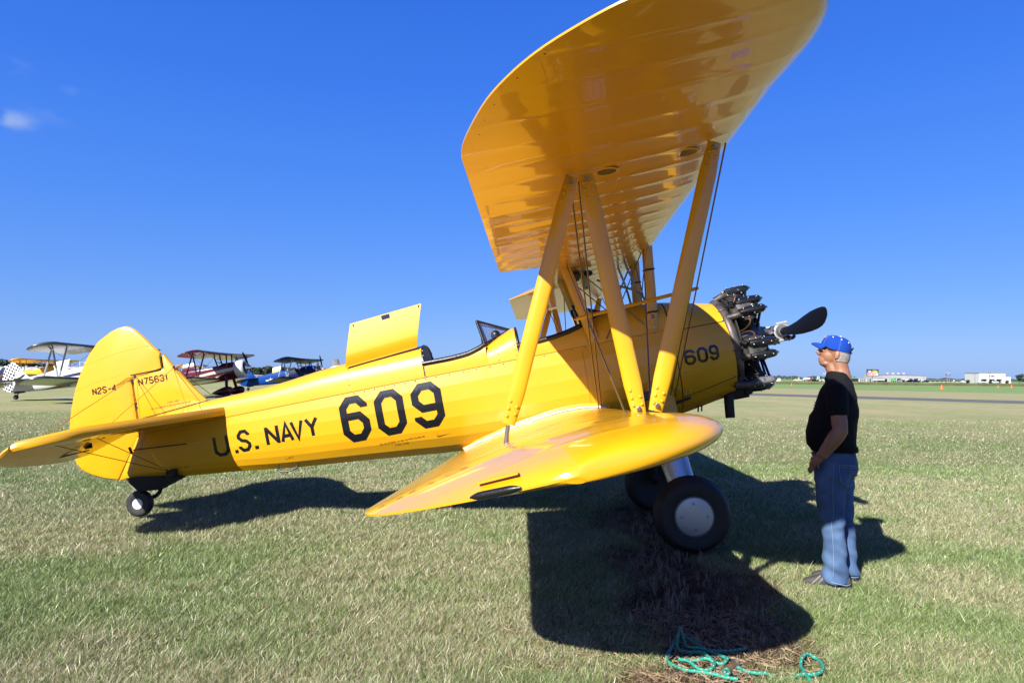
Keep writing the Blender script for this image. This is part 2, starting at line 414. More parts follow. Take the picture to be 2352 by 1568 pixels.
# coarse pale stubble tufts on the burnt strip
mb = MB()
for i in range(230):
    y = R.uniform(3.9, 7.6); x = .45 + .15 * y + R.gauss(0, .28)
    if R.random() > .75 and y > 6: continue
    for j in range(R.randint(4, 9)):
        a = R.uniform(0, 6.28); h = R.uniform(.03, .09); le = R.uniform(.1, .5) * h; w = .0027
        bx, by = x + R.gauss(0, .012), y + R.gauss(0, .012); t = R.uniform(0, 3.14)
        ox, oy = math.cos(t) * w, math.sin(t) * w
        mb.add([(bx - ox, by - oy, 0), (bx + ox, by + oy, 0), (bx + ox * .6 + math.cos(a) * le, by + oy * .6 + math.sin(a) * le, h), (bx - ox * .6 + math.cos(a) * le, by - oy * .6 + math.sin(a) * le, h)], [(0, 1, 2, 3)])
tag(mb.build('stubble', mat('dead straw', (.40, .31, .21), .7, rgb2=(.22, .14, .09), vscale=3)), 'pale dead stubble tufts on the burnt strip beneath the wing', 'stubble', kind='stuff')
mb = MB()
for i in range(3800):
    y = R.uniform(3.2, 4.5); x = R.gauss(.95, .5)
    a = R.uniform(0, 3.14); L = R.uniform(.03, .12); w = .0019; h = R.uniform(.004, .02)
    c, s = math.cos(a), math.sin(a)
    mb.add([(x - s * w, y + c * w, h), (x + s * w, y - c * w, h), (x + c * L + s * w, y + s * L - c * w, h + R.uniform(-.004, .012)), (x + c * L - s * w, y + s * L + c * w, h + .004)], [(0, 1, 2, 3)])
tag(mb.build('straw', mat('loose straw', (.38, .285, .17), .7, rgb2=(.26, .18, .10), vscale=5)), 'loose dry straw lying around the green rope', 'straw', kind='stuff')
# ------------------------------------------------------------------ biplane
# body frame: x forward from the main axle, s towards starboard, z up (square to x); metres
def V(x, s, z): return Vector((x, -s, z))
RW = 0.33
ZD = 1.638
TOP = [(-5.55, 1.215), (-5.262, 1.62), (-5.26, 1.785), (-5.0, 1.80), (-4.5, 1.842), (-4.32, 1.848), (-3.85, 1.862), (-3.6, 1.885), (-3.26, 1.925), (-2.95, 1.945), (-2.2, 1.968), (-2.17, 1.968), (-1.56, 1.968), (-1.55, 1.84), (-1.5, 1.86), (-1.26, 1.966), (-1.22, 1.966), (-0.56, 1.966), (-0.55, 1.845), (-0.397, 1.91), (-0.26, 1.949), (0.0, 1.951), (0.14, 1.946), (0.25, 1.935), (0.44, 1.904), (0.61, 1.872), (0.8, 1.828)]
BOT = [(-5.55, 1.205), (-5.3, 1.19), (-4.9, 1.128), (-4.77, 1.112), (-4.19, 1.054), (-3.79, 1.003), (-3.26, 0.955), (-2.56, 0.892), (-2.0, 0.84), (-1.2, 0.80), (-0.3, 0.785), (0.25, 0.79), (0.48, 0.82), (0.65, 0.85), (0.8, 0.868)]
WID = [(-5.55, 0.022), (-5.25, 0.055), (-4.8, 0.115), (-4.3, 0.175), (-3.8, 0.235), (-3.26, 0.292), (-2.6, 0.352), (-2.0, 0.392), (-1.3, 0.415), (-0.5, 0.425), (0.0, 0.445), (0.25, 0.465), (0.8, 0.49)]
FACET = [(0.95, 1.0), (1.0, 0.846), (1.015, 0.65), (0.98, 0.46), (0.905, 0.325), (0.80, 0.22), (0.62, 0.11), (0.3, 0.012), (0.0, 0.0)]
def dense(tb, n=5):
    out = []
    for i in range(len(tb) - 1):
        (x1, y1), (x2, y2) = tb[i], tb[i + 1]
        d = lambda k: (tb[min(k + 1, len(tb) - 1)][1] - tb[max(k - 1, 0)][1]) / (tb[min(k + 1, len(tb) - 1)][0] - tb[max(k - 1, 0)][0])
        m1, m2, h = d(i), d(i + 1), x2 - x1
        for k in range(n):
            t = k / n; out.append((x1 + h * t, y1 * (2 * t ** 3 - 3 * t * t + 1) + m1 * h * (t ** 3 - 2 * t * t + t) + y2 * (3 * t * t - 2 * t ** 3) + m2 * h * (t ** 3 - t * t)))
    return out + [tb[-1]]
BOT, WID = dense(BOT), dense(WID)
NARCH = 10
def section(x):
    """half section from top centre down to bottom centre, list of (s, z)"""
    zt, zb, w = table(TOP, x), table(BOT, x), table(WID, x)
    zd = min(ZD, zb + 0.8 * (zt - zb))
    pts = []
    for i in range(NARCH):
        th = PI / 2 * (1 - i / NARCH)
        pts.append((0.95 * w * math.cos(th) ** 0.66, zd + (zt - zd) * math.sin(th) ** 0.66))
    for fw, ft in FACET: pts.append((w * fw, zb + ft * (zd - zb)))
    if x > 0.15:
        t = min(1.0, max(0.0, (x - 0.15) / 0.5)); t = t * t * (3 - 2 * t)
        zc = (zt + zb) / 2; r = (zt - zb) / 2
        out = []
        for (s, z) in pts:
            a = math.atan2(s, z - 1.36)
            out.append((lerp(s, r * math.sin(a), t), lerp(z, zc + r * math.cos(a), t)))
        pts = out
    return pts
def side_s(x, z):
    p = section(x)
    for (s0, z0), (s1, z1) in zip(p, p[1:]):
        if z1 <= z <= z0 and z0 > z1: return s0 + (s1 - s0) * (z0 - z) / (z0 - z1)
    return p[-2][0]
def stations(a, b, step=0.1):
    n = max(1, int(math.ceil((b - a) / step - 1e-6)))
    xs = [a + (b - a) * i / n for i in range(n + 1)]
    xs += [t[0] for t in TOP if a < t[0] < b]
    xs = sorted(xs); out = []
    for x in xs:
        if not out or x - out[-1] > 0.004: out.append(x)
    out[-1] = b
    return out
def shell(mb, a, b, i0, i1, sides=(1, -1), step=0.1, grow=0.0):
    """skin strips between section indices i0..i1 (both sides)"""
    xs = stations(a, b, step)
    for sd in sides:
        rings = [[V(x, sd * (s + (grow if s > .02 else 0)), z + (grow if k == 0 else 0)) for k, (s, z) in enumerate(section(x)[i0:i1 + 1])] for x in xs]
        mb.loft(rings, closed=False)
def mirror_s(pts, sd): return [V(x, sd * s, z) for x, s, z in pts]

# airfoil (13 percent, cambered), returns upper and lower offsets for a fraction of chord
def foil(fr, th):
    t = th * 5 * (0.2969 * math.sqrt(max(fr, 0)) - 0.126 * fr - 0.3516 * fr ** 2 + 0.2843 * fr ** 3 - 0.1036 * fr ** 4)
    m, p = 0.025, 0.38
    c = m / p ** 2 * (2 * p * fr - fr * fr) if fr < p else m / (1 - p) ** 2 * ((1 - 2 * p) + 2 * p * fr - fr * fr)
    return c, t
FR = [1.0, 0.92, 0.82, 0.7, 0.58, 0.46, 0.34, 0.24, 0.15, 0.085, 0.045, 0.020, 0.006, 0.0012]
WINGS = {
    'upper': dict(full=4.15, x=0.262, z=2.494, inc=0.0669, dih=0.0156, s0=0.5,
                  le=[(0, .262), (3.9, .262), (4.13, .283), (4.35, .285), (4.54, .240), (4.7, .14), (4.82, -.01), (4.90, -.20), (4.955, -.46)],
                  te=[(0, -.80), (.62, -.80), (.72, -.865), (1.02, -1.238), (3.99, -1.237), (4.164, -1.205), (4.452, -1.10), (4.624, -1.0), (4.76, -.88), (4.856, -.745), (4.93, -.60), (4.955, -.47)], abs=0.19),
    'lower': dict(full=4.18, x=-0.4317, z=0.9521, inc=0.0573, dih=0.030, s0=0.5,
                  le=[(0, -.432), (3.8, -.432), (4.05, -.412), (4.24, -.41), (4.39, -.435), (4.52, -.50), (4.63, -.61), (4.70, -.76), (4.74, -1.02)],
                  te=[(0, -1.93), (4.0, -1.93), (4.15, -1.91), (4.28, -1.86), (4.41, -1.75), (4.54, -1.58), (4.65, -1.38), (4.72, -1.17), (4.74, -1.04)], abs=0.19),
}
for _W in WINGS.values():
    for _k in ('le', 'te'):
        tb = _W[_k]; i = max(j for j, t in enumerate(tb) if t[0] <= 4.02)
        # round the tip bow: spline in the plane, then a fine table by span
        P_ = smooth_pts([(t[0], t[1], 0) for t in tb[i:]], 8)
        _W[_k] = tb[:i] + [(p.x, p.y) for p in P_]
def wing_pt(W, s, x, dz=0.0):
    """point on the chord plane at span s and body x"""
    return (x, s, W['z'] + (x - W['x']) * math.tan(W['inc']) + math.tan(W['dih']) * max(0.0, abs(s) - W['s0']) + dz)
def wing_ring(W, s, sag=0.0):
    le, te = table(W['le'], s), table(W['te'], s)
    c = le - te; tp = W['le'][-1][0]; q0 = W['full']; q_ = max(0, (s - q0) / (tp - q0)); th = .034 + (W['abs'] - .034) * math.sqrt(max(0, 1 - q_ ** 2.0)); th = min(th, .34 * c + .02)
    ring = []
    lo = []
    for fr in FR:
        cm, t = foil(fr, th / c if c > .05 else .3)
        if fr == 1.0: t = max(t, 0.004 / max(c, .05))
        k = 1 - (2 * fr - 1) ** 2
        z = wing_pt(W, s, le - fr * c)[2]
        ring.append((le - fr * c, s, z + (cm + t) * c - sag * k))
        lo.append((le - fr * c, s, z + (cm - t) * c + sag * k))
    ring.append((le, s, wing_pt(W, s, le)[2]))
    return ring + list(reversed(lo))
def wing_top(W, s, x, lower=False):
    le, te = table(W['le'], s), table(W['te'], s); c = le - te
    tp = W['le'][-1][0]; q0 = W['full']; q_ = max(0, (s - q0) / (tp - q0)); th = .034 + (W['abs'] - .034) * math.sqrt(max(0, 1 - q_ ** 2.0))
    fr = min(1, max(0, (le - x) / c)); cm, t = foil(fr, th / c)
    return wing_pt(W, s, x)[2] + (cm - t if lower else cm + t) * c
def wing_spans(s0, s1, pitch, detail):
    out = []
    if not detail:
        n = max(2, int((s1 - s0) / 1.0)); out = [s0 + (s1 - s0) * i / n for i in range(n + 1)]
        return [(s, 0) for s in out]
    n = max(1, round((s1 - s0) / pitch))
    for i in range(n + 1):
        r = s0 + (s1 - s0) * i / n
        if i > 0: out.append((r - .021, 0)); out.append((r - .017, -.0007))
        out.append((r, -.0008))
        if i < n:
            out += [(r + .017, -.0007), (r + .021, 0), (r + (s1 - s0) / n * .3, .0008), (r + (s1 - s0) / n * .5, .0011), (r + (s1 - s0) / n * .7, .0008)]
    return out
def wing_panel(W, s0, s1, sd, detail, root_cap=True):
    mb = MB(); rings = []
    tip = max(t[0] for t in W['le'])
    if s1 >= tip:
        sp = wing_spans(s0, 4.0, 0.29, detail)
        nk = 26 if detail else 7
        ks = [4.0 + (tip - 4.0) * math.sin(PI / 2 * (i + 1) / nk) for i in range(nk)]
        tapes = [t for t in (4.27, 4.52, 4.72) if t < tip - .1] if detail else []
        ks = [k for k in ks if all(abs(k - t) > .03 for t in tapes)]
        sp += [(k, 0) for k in ks]
        for t in tapes: sp += [(t - .019, 0), (t - .015, -.0007), (t + .015, -.0007), (t + .019, 0)]
    else: sp = wing_spans(s0, s1, 0.29, detail)
    for brk in (0.62, 0.72, 1.02):
        if W is WINGS['upper'] and s0 < brk < s1: sp.append((brk, 0))
    sp.sort()
    for s, sag in sp: rings.append([V(x, sd * q, z) for x, q, z in wing_ring(W, s, sag)])
    mb.loft(rings)
    return mb
def strut(mb, a, b, sd, chord=0.1, flat=0.34, n=14, taper=0.75):
    a, b = V(a[0], sd * a[1], a[2]), V(b[0], sd * b[1], b[2])
    ts = [0, .04, .12, .5, .88, .96, 1]; rr = [chord / 2 * k for k in (taper, taper + .1, 1, 1, 1, taper + .1, taper)]
    mb.tube([a + (b - a) * t for t in ts], rr, n, flat, up=(1, 0, 0))
def wire(mb, a, b, sd, r=0.006, n=6): mb.tube([V(a[0], sd * a[1], a[2]), V(b[0], sd * b[1], b[2])], r, n)

# strut and wire end points
UP, LO = WINGS['upper'], WINGS['lower']
SY = 3.405
ST = {'rear_t': (-0.70, SY, 2.425), 'diag_t': (-0.625, SY, 2.425), 'front_t': (0.085, SY, 2.455),
      'rear_b': (-1.315, SY, 1.145), 'diag_b': (-0.60, SY, 1.112), 'front_b': (-0.515, SY, 1.112)}
CAB = {'rear': ((-0.627, .43, 2.475), (-0.478, .42, 1.675)), 'front': ((0.205, .43, 2.51), (0.098, .435, 1.66))}

def rudder_outline():
    return [(-5.2585, 2.262), (-4.925, 2.282), (-4.925, 2.40), (-4.917, 2.438), (-4.99, 2.528), (-5.061, 2.628), (-5.148, 2.731), (-5.2, 2.77), (-5.251, 2.788), (-5.33, 2.785), (-5.405, 2.765), (-5.556, 2.69), (-5.679, 2.569), (-5.76, 2.46), (-5.813, 2.372), (-5.875, 2.25), (-5.92, 2.138), (-5.96, 2.02), (-5.99, 1.896), (-6.01, 1.808), (-6.02, 1.68), (-6.012, 1.56), (-5.982, 1.455), (-5.931, 1.379), (-5.838, 1.314), (-5.70, 1.25), (-5.57, 1.212), (-5.275, 1.62)]
def fin_outline(): return [(-5.2575, 1.76), (-5.2575, 2.255), (-4.905, 2.272), (-4.905, 2.40), (-4.888, 2.425), (-4.789, 2.258), (-4.65, 2.05), (-4.498, 1.838), (-4.6, 1.815), (-5.0, 1.775)]
def slab(mb, outline, th, axis='s', edge=0.35, fn=None):
    """tail surface: flat outline with rounded rim; axis s: outline in (x, z); axis z: outline in (x, s)"""
    c = Vector((sum(p[0] for p in outline) / len(outline), sum(p[1] for p in outline) / len(outline)))
    rings = []
    for off, k in ((-.5, .0), (-.5, .6), (-.32, .93), (0, 1.0), (.32, .93), (.5, .6), (.5, 0)):
        ring = []
        for p in outline:
            q = Vector(p); d = q - c; L = d.length
            ins = {0: L, .6: .05, .93: .012, 1.0: 0}[k] if k else L * .995
            q = c + d * max(0.004, (L - ins) / L)
            ring.append((q.x, q.y, off * th))
        rings.append(ring)
    if fn is None: fn = (lambda x, y, o: V(x, o, y)) if axis == 's' else (lambda x, y, o: V(x, y, o))
    mb.loft([[fn(*p) for p in r] for r in rings])

def torus_ring(mb, c, ax, R_, r, n=40, m=12, flat=1.0):
    ax = Vector(ax).normalized(); u = Vector((0, 0, 1)) if abs(ax.z) < .8 else Vector((1, 0, 0)); u = (u - ax * u.dot(ax)).normalized(); w = ax.cross(u)
    vs = []; fs = []
    for i in range(n):
        a = 2 * PI * i / n; d = u * math.cos(a) + w * math.sin(a)
        for j in range(m):
            b = 2 * PI * j / m
            vs.append(Vector(c) + d * (R_ + r * math.cos(b)) + ax * (r * flat * math.sin(b)))
    for i in range(n):
        for j in range(m):
            fs.append((i * m + j, ((i + 1) % n) * m + j, ((i + 1) % n) * m + (j + 1) % m, i * m + (j + 1) % m))
    mb.add(vs, fs)

def body_matrix(px, pz, yaw, pitch, bank=0.0):
    def rot(x, y, z):
        y, z = y * math.cos(bank) + z * math.sin(bank), z * math.cos(bank) - y * math.sin(bank)
        x, z = x * math.cos(pitch) - z * math.sin(pitch), x * math.sin(pitch) + z * math.cos(pitch)
        return Vector((x * math.cos(yaw) - y * math.sin(yaw), -x * math.sin(yaw) - y * math.cos(yaw), z))
    ex, ey, ez = rot(1, 0, 0), rot(0, 1, 0), rot(0, 0, 1)
    m = Matrix((( ex.x, -ey.x, ez.x, px), (ex.y, -ey.y, ez.y, pz), (ex.z, -ey.z, ez.z, 0), (0, 0, 0, 1)))
    return m
PITCH, BANK = 0.2013, -0.0091

def wheel(parent, x, s, z, R_, wdt, sd, tyre_m, cap_m, ring_m, capr, detail=True):
    """tyre with rim ring and hub cap; the tyre is the part, the others its sub-parts"""
    mb = MB(); n = 48 if detail else 20
    prof = []
    for k in range(17):
        a = -PI / 2 + PI * k / 16
        prof.append((math.sin(a) * wdt / 2 * (1.0 if abs(math.sin(a)) < .97 else .96), R_ - wdt * .42 + wdt * .42 * math.cos(a) ** .8))
    prof = [(-wdt * .38, capr * .8), (-wdt * .43, capr * 1.04)] + prof[1:-1] + [(wdt * .43, capr * 1.04), (wdt * .38, capr * .8)]
    mb.lathe(V(x, s, z), (0, -sd, 0), prof, n)
    if detail:
        for q in (-.028, 0, .028): torus_ring(mb, V(x, s + q, z), (0, 1, 0), R_ - .002, .004, 48, 6)
    t = mb.build('tyre', tyre_m, parent, 40)
    m2 = MB(); m2.lathe(V(x, s, z), (0, -sd, 0), [(wdt * .36, .01), (wdt * .37, capr * 1.02), (wdt * .42, capr * 1.06), (wdt * .47, capr * 1.03), (wdt * .47, capr * .9)], n, False)
    m2.build('wheel_rim', ring_m, t, 30)
    m3 = MB(); m3.lathe(V(x, s, z), (0, -sd, 0), [(wdt * .455, capr * .97), (wdt * .49, capr * .955), (wdt * .50, capr * .90), (wdt * .515, capr * .5), (wdt * .52, 0)], n, False)
    hc = m3.build('hub_cap', cap_m, t, 40)
    if detail:
        m4 = MB()
        for a in (.12, 1.75, 3.25, 4.85):
            p = V(x + math.sin(a) * capr * .66, s + sd * wdt * .508, z + math.cos(a) * capr * .66)
            m4.lathe(p, (0, -sd, 0), [(-.004, .0125), (.0015, .0115), (.002, .0085), (-.003, .0075), (-.003, 0)], 14)
            m4.box(p + Vector((0, -sd * .001, 0)), (.0025, .004, .013))
        m4.build('hub_cap_screw', ring_m, t, 30)
    return t

def prop_blade(ang, L, chord, hub, x0):
    """one blade pointing at angle ang from starboard towards up"""
    mb = MB(); d = Vector((0, -math.cos(ang), math.sin(ang))); ax = Vector((1, 0, 0)); tn = d.cross(ax)
    rings = []
    for k, (t, c, th, tw) in enumerate([(.10, .075, .075, 1.2), (.17, .075, .07, 1.2), (.25, .10, .055, 1.05), (.36, .15, .036, .85), (.5, .185, .026, .66), (.64, .195, .02, .52), (.78, .19, .015, .43), (.88, .175, .012, .38), (.94, .15, .010, .36), (.975, .11, .008, .35), (.993, .06, .006, .35), (1.0, .02, .004, .35)]):
        c *= chord / .195
        ch = (tn * math.cos(tw) + ax * math.sin(tw)); nr = ch.cross(d)
        o = Vector((x0, 0, hub)) + d * (t * L)
        rings.append([o + ch * (c / 2 * math.cos(a)) + nr * (th / 2 * math.sin(a) * (1 if k < 2 else (0.75 + .25 * math.cos(a)))) for a in [2 * PI * j / 16 for j in range(16)]])
    mb.loft(rings)
    return mb
# ------------------------------------------------------------------ painted lettering, as thin raised strokes on the skin
GL = {
 '6': [[(4, 4.6), (4, 4.9), (2.9, 6), (1.1, 6), (0, 4.9), (0, 1.1), (1.1, 0), (2.9, 0), (4, 1.1), (4, 2.35), (2.9, 3.45), (.3, 3.45)]],
 '0': ['c', [(1.1, 0), (2.9, 0), (4, 1.1), (4, 4.9), (2.9, 6), (1.1, 6), (0, 4.9), (0, 1.1)]],
 'U': [[(0, 6), (0, 1.1), (1.1, 0), (2.9, 0), (4, 1.1), (4, 6)]],
 'S': [[(4, 4.6), (4, 4.9), (2.9, 6), (1.1, 6), (0, 4.9), (0, 4.2), (1.1, 3.2), (2.9, 2.8), (4, 1.8), (4, 1.1), (2.9, 0), (1.1, 0), (0, 1.1), (0, 1.4)]],
 'N': [[(0, 0), (0, 6)], [(0, 5.7), (4, .3)], [(4, 0), (4, 6)]],
 'A': [[(0, 0), (2, 6), (4, 0)], [(.7, 1.8), (3.3, 1.8)]],
 'V': [[(0, 6), (2, 0), (4, 6)]],
 'Y': [[(0, 6), (2, 3), (4, 6)], [(2, 3), (2, 0)]],
 '2': [[(0, 4.6), (0, 4.9), (1.1, 6), (2.9, 6), (4, 4.9), (4, 4), (0, 1), (0, 0), (4, 0)]],
 '4': [[(3, 0), (3, 6), (0, 1.8), (4.2, 1.8)]],
 '7': [[(0, 6), (4, 6), (1.4, 0)]],
 '5': [[(3.8, 6), (.2, 6), (.2, 3.4), (2.9, 3.4), (4, 2.4), (4, 1.1), (2.9, 0), (1.1, 0), (0, 1.1), (0, 1.4)]],
 '3': [[(0, 4.6), (0, 4.9), (1.1, 6), (2.9, 6), (4, 4.9), (4, 4.1), (3, 3.1), (1.4, 3.1)], [(3, 3.1), (4, 2.1), (4, 1.1), (2.9, 0), (1.1, 0), (0, 1.1), (0, 1.4)]],
 '1': [[(2, 0), (2, 6)]],
 '-': [[(.6, 3), (3.4, 3)]],
 '.': [[(0, .0), (0.01, .75)]],
 'C': [[(4, 4.7), (4, 4.9), (2.9, 6), (1.1, 6), (0, 4.9), (0, 1.1), (1.1, 0), (2.9, 0), (4, 1.1), (4, 1.3)]],
 'T': [[(0, 6), (4, 6)], [(2, 6), (2, 0)]], 'P': [[(0, 0), (0, 6), (2.9, 6), (4, 5), (4, 4), (2.9, 3), (0, 3)]],
 'O': ['c', [(1.1, 0), (2.9, 0), (4, 1.1), (4, 4.9), (2.9, 6), (1.1, 6), (0, 4.9), (0, 1.1)]],
 'D': ['c', [(0, 0), (2.9, 0), (4, 1.1), (4, 4.9), (2.9, 6), (0, 6)]],
 'M': [[(0, 0), (0, 6), (2, 3), (4, 6), (4, 0)]], 'F': [[(0, 0), (0, 6), (4, 6)], [(0, 3), (3, 3)]],
 'G': [[(4, 4.7), (4, 4.9), (2.9, 6), (1.1, 6), (0, 4.9), (0, 1.1), (1.1, 0), (2.9, 0), (4, 1.1), (4, 2.6), (2.4, 2.6)]],
 'L': [[(0, 6), (0, 0), (4, 0)]], 'I': [[(2, 0), (2, 6)]], 'J': [[(4, 6), (4, 1.1), (2.9, 0), (1.1, 0), (0, 1.1)]], 'K': [[(0, 0), (0, 6)], [(4, 6), (0, 3), (4, 0)]],
 'E': [[(4, 6), (0, 6), (0, 0), (4, 0)], [(0, 3), (3, 3)]], 'R': [[(0, 0), (0, 6), (2.9, 6), (4, 5), (4, 4), (2.9, 3), (0, 3)], [(2.4, 3), (4, 0)]],
 'X': [[(0, 0), (4, 6)], [(0, 6), (4, 0)]],
}
GL['9'] = [[(4 - x, 6 - y) for x, y in GL['6'][0]]]
ADV = {'1': 0.62, '.': 0.42, '-': .85, ' ': .75, 'I': .6}
def glyph_strokes(ch):
    g = GL[ch]
    if g[0] == 'c': return [(True, g[1])]
    return [(False, p) for p in g]
def stroke_quads(pts, closed, t, step):
    """mitred outline of a polyline, cut into short cells"""
    P = [Vector(p) for p in pts]; n = len(P); L = []; Rr = []
    for i in range(n):
        if closed or 0 < i < n - 1:
            d0 = (P[i] - P[i - 1]).normalized(); d1 = (P[(i + 1) % n] - P[i]).normalized()
            nn = (Vector((-d0.y, d0.x)) + Vector((-d1.y, d1.x))); nn.normalize()
            k = min(1.9, 1 / max(.3, nn.dot(Vector((-d0.y, d0.x)))))
        else:
            d = (P[1] - P[0]) if i == 0 else (P[-1] - P[-2]); d.normalize(); nn = Vector((-d.y, d.x)); k = 1
        L.append(P[i] + nn * (t / 2 * k)); Rr.append(P[i] - nn * (t / 2 * k))
    out = []
    for i in range(n if closed else n - 1):
        j = (i + 1) % n; m = max(1, int(math.ceil((P[j] - P[i]).length / step)))
        for q in range(m):
            a, b = q / m, (q + 1) / m
            l0, l1, r0, r1 = L[i].lerp(L[j], a), L[i].lerp(L[j], b), Rr[i].lerp(Rr[j], a), Rr[i].lerp(Rr[j], b)
            m0, m1 = (l0 + r0) / 2, (l1 + r1) / 2
            out += [(l0, l1, m1, m0), (m0, m1, r1, r0)]
    return out
def letters(mb, text, x0, y0, x1, h, t, fn, step=0.03, slant=0.0, gap=1.9, stretch=None, thick=0.0):
    """write text between x0 and x1 with cap height h; fn(x, y, lift) maps onto the surface"""
    adv = [ADV.get(c, 1) * 4 + gap for c in text]; tot = sum(adv) - gap; sx = (x1 - x0 - t) / tot; sy = (h - t) / 6
    cx = x0 + t / 2; k = 0
    for c, a in zip(text, adv):
        w = a - gap
        if c != ' ':
            for closed, pl in glyph_strokes(c):
                k += 1
                off = (w - 4) / 2 if c in '1I' else 0
                pts = [(cx + (px + off) * sx + slant * (py * sy), y0 + t / 2 + py * sy) for px, py in pl]
                for q in stroke_quads(pts, closed, t, step):
                    mb.add([fn(p.x, p.y, .0022 + .0003 * (k % 4)) for p in q], [(0, 1, 2, 3)])
        cx += a * sx
# ------------------------------------------------------------------ the yellow biplane in front
YEL = (0.755, 0.380, 0.0064)
M_fab = mat('yellow doped fabric', YEL, 0.28, coat=.7, coat_rough=.035, var=.05, vscale=1.2, bump=.02, bscale=2.6, bdist=.02)
M_side = mat('yellow fabric side', YEL, 0.36, coat=.35, coat_rough=.12, var=.05, vscale=1.5, bump=.05, bscale=6.0, bdist=.01)
M_met = mat('yellow painted metal', YEL, 0.40, coat=.13, var=.05, vscale=2.0, bump=.03, bscale=7, bdist=.008, coat_rough=.06)
M_strut = mat('yellow strut paint', YEL, 0.28, coat=.3, var=.08, vscale=4.0, bump=.03, bscale=14, bdist=.006)
M_blk = mat('black padding', (.008, .008, .009), .35, bump=.15, bscale=60)
M_ink = mat('black lettering paint', (.006, .007, .012), .25, coat=.15)
M_red = mat('dark red lettering paint', (.030, .004, .004), .35)
M_steel = mat('steel hardware', (.42, .40, .38), .3, 1.0)
M_wire = mat('steel wire tinted with yellow reflection', (.20, .115, .04), .35, .5)  # brown base colour stands in for yellow skin reflected in the steel
M_twire = mat('yellow painted wire', (.55, .28, .01), .35)
M_alu = mat('silver painted aluminium', (.62, .62, .63), .30, .75, rvar=.08)
M_sil = mat('silver wheel cover', (.55, .57, .60), .38, .55, var=.08, vscale=9, rvar=.1)
M_sild = mat('grey rim metal', (.16, .165, .18), .45, .6)
M_tyre = mat('black rubber', (.012, .012, .014), .62, var=.4, vscale=14, bump=.2, bscale=70, bdist=.004)
M_wht = mat('white trim paint', (.78, .77, .74), .35)
M_glass = mat('windshield pane', (.75, .82, .85), .05, trans=0.9, alpha=.35)
M_gap = mat('dark gap', (.02, .012, .004), .8)
M_boot = mat('black canvas boot', (.008, .008, .008), .8, bump=.3, bscale=40)
M_int = mat('cockpit grey', (.22, .23, .23), .6)
M_dark = mat('cockpit dark interior', (.015, .015, .014), .8)
M_grn = mat('green tape', (.10, .14, .05), .5)

main = thing('biplane', 'large yellow navy biplane numbered 609 parked on the grass in front, baggage lid standing open', 'airplane',
             matrix=body_matrix(1.612, 6.9626, 0.0363, PITCH, BANK))
OFF = (RW * math.sin(PITCH), 0, RW * math.cos(PITCH))
main['offset'] = OFF
GR_FRONT = 0.25

# fabric sides and belly
mb = MB(); shell(mb, -5.55, 0.25, NARCH, NARCH + len(FACET) - 1)
mb.loft([[V(-5.55, s, z) for s, z in section(-5.55)], [V(-5.55, -s, z) for s, z in section(-5.55)]], False)
fus = mb.build('fuselage', M_side, main, 30)
me = fus.data
# stringer lines stay crisp: every lengthwise edge between facets is sharp
me.shade_smooth()
bm = bmesh.new(); bm.from_mesh(me)
bmesh.ops.remove_doubles(bm, verts=bm.verts, dist=.0005)
for e in bm.edges:
    d = (e.verts[0].co - e.verts[1].co)
    e.smooth = not (abs(d.x) > 1e-4 and abs(d.z) < abs(d.x) * .6 and abs(d.y) < abs(d.x))
bm.to_mesh(me); bm.free()
# metal deck: rear, between the cockpits, front
mb = MB()
shell(mb, -5.262, -2.17, 0, NARCH, grow=.004); shell(mb, -1.56, -1.21, 0, NARCH, grow=.004); shell(mb, -0.56, 0.245, 0, NARCH, grow=.004)
mb.loft([[V(-5.262, sd * s, z) for s, z in section(-5.261)[:NARCH + 1]] for sd in (1, -1)], False)
shell(mb, -5.55, -5.263, 0, NARCH)
deck = mb.build('turtle_deck', M_met, main, 40)
# cockpit side walls, cut down to the coaming
COAM = [(-2.17, 1.768), (-1.9, 1.765), (-1.72, 1.775), (-1.60, 1.805), (-1.53, 1.836)]
COAM2 = [(-1.225, 1.76), (-1.0, 1.764), (-.85, 1.775), (-.7, 1.80), (-.60, 1.826), (-.545, 1.845)]
for tb in (COAM, COAM2):
    mb = MB()
    for sd in (1, -1):
        rings = []
        for x in stations(tb[0][0], tb[-1][0], .06):
            zc = table(tb, x); sec = section(x)[:NARCH + 1]
            w = .95 * table(WID, x); zt = 1.968
            pts = []
            for i in range(9):
                z = zc + (ZD - zc) * i / 8
                sn = min(1, max(0, (z - ZD) / (zt - ZD))) ** (1 / .66)
                pts.append((w * math.sqrt(max(0, 1 - sn * sn)) ** .66, z))
            rings.append([V(x, sd * (s + .004), z) for s, z in pts])
        mb.loft(rings, False)
    mb.build('cockpit_side', M_met, main, 40)
    rim = MB()
    for sd in (1, -1):
        pts = []
        for x in stations(tb[0][0], tb[-1][0], .06):
            z = table(tb, x); w = .95 * table(WID, x); sn = min(1, (z - ZD) / (1.968 - ZD)) ** (1 / .66)
            pts.append(V(x, sd * (w * math.sqrt(max(0, 1 - sn * sn)) ** .66), z + .004))
        rim.tube(pts, .026, 10)
    rim.build('coaming_pad', M_blk, main, 60)
    mbf = MB()
    xa, xb = tb[0][0] + .01, tb[-1][0] - .01
    for a in (xa, xb):
        mbf.add([V(a, .33, 1.70), V(a, -.33, 1.70), V(a, -.33, 1.05), V(a, .33, 1.05)], [(0, 1, 2, 3)])
    mbf.add([V(xa, .33, 1.05), V(xa, -.33, 1.05), V(xb, -.33, 1.05), V(xb, .33, 1.05)], [(0, 1, 2, 3)])
    mbf.build('cockpit_well', M_dark, main)
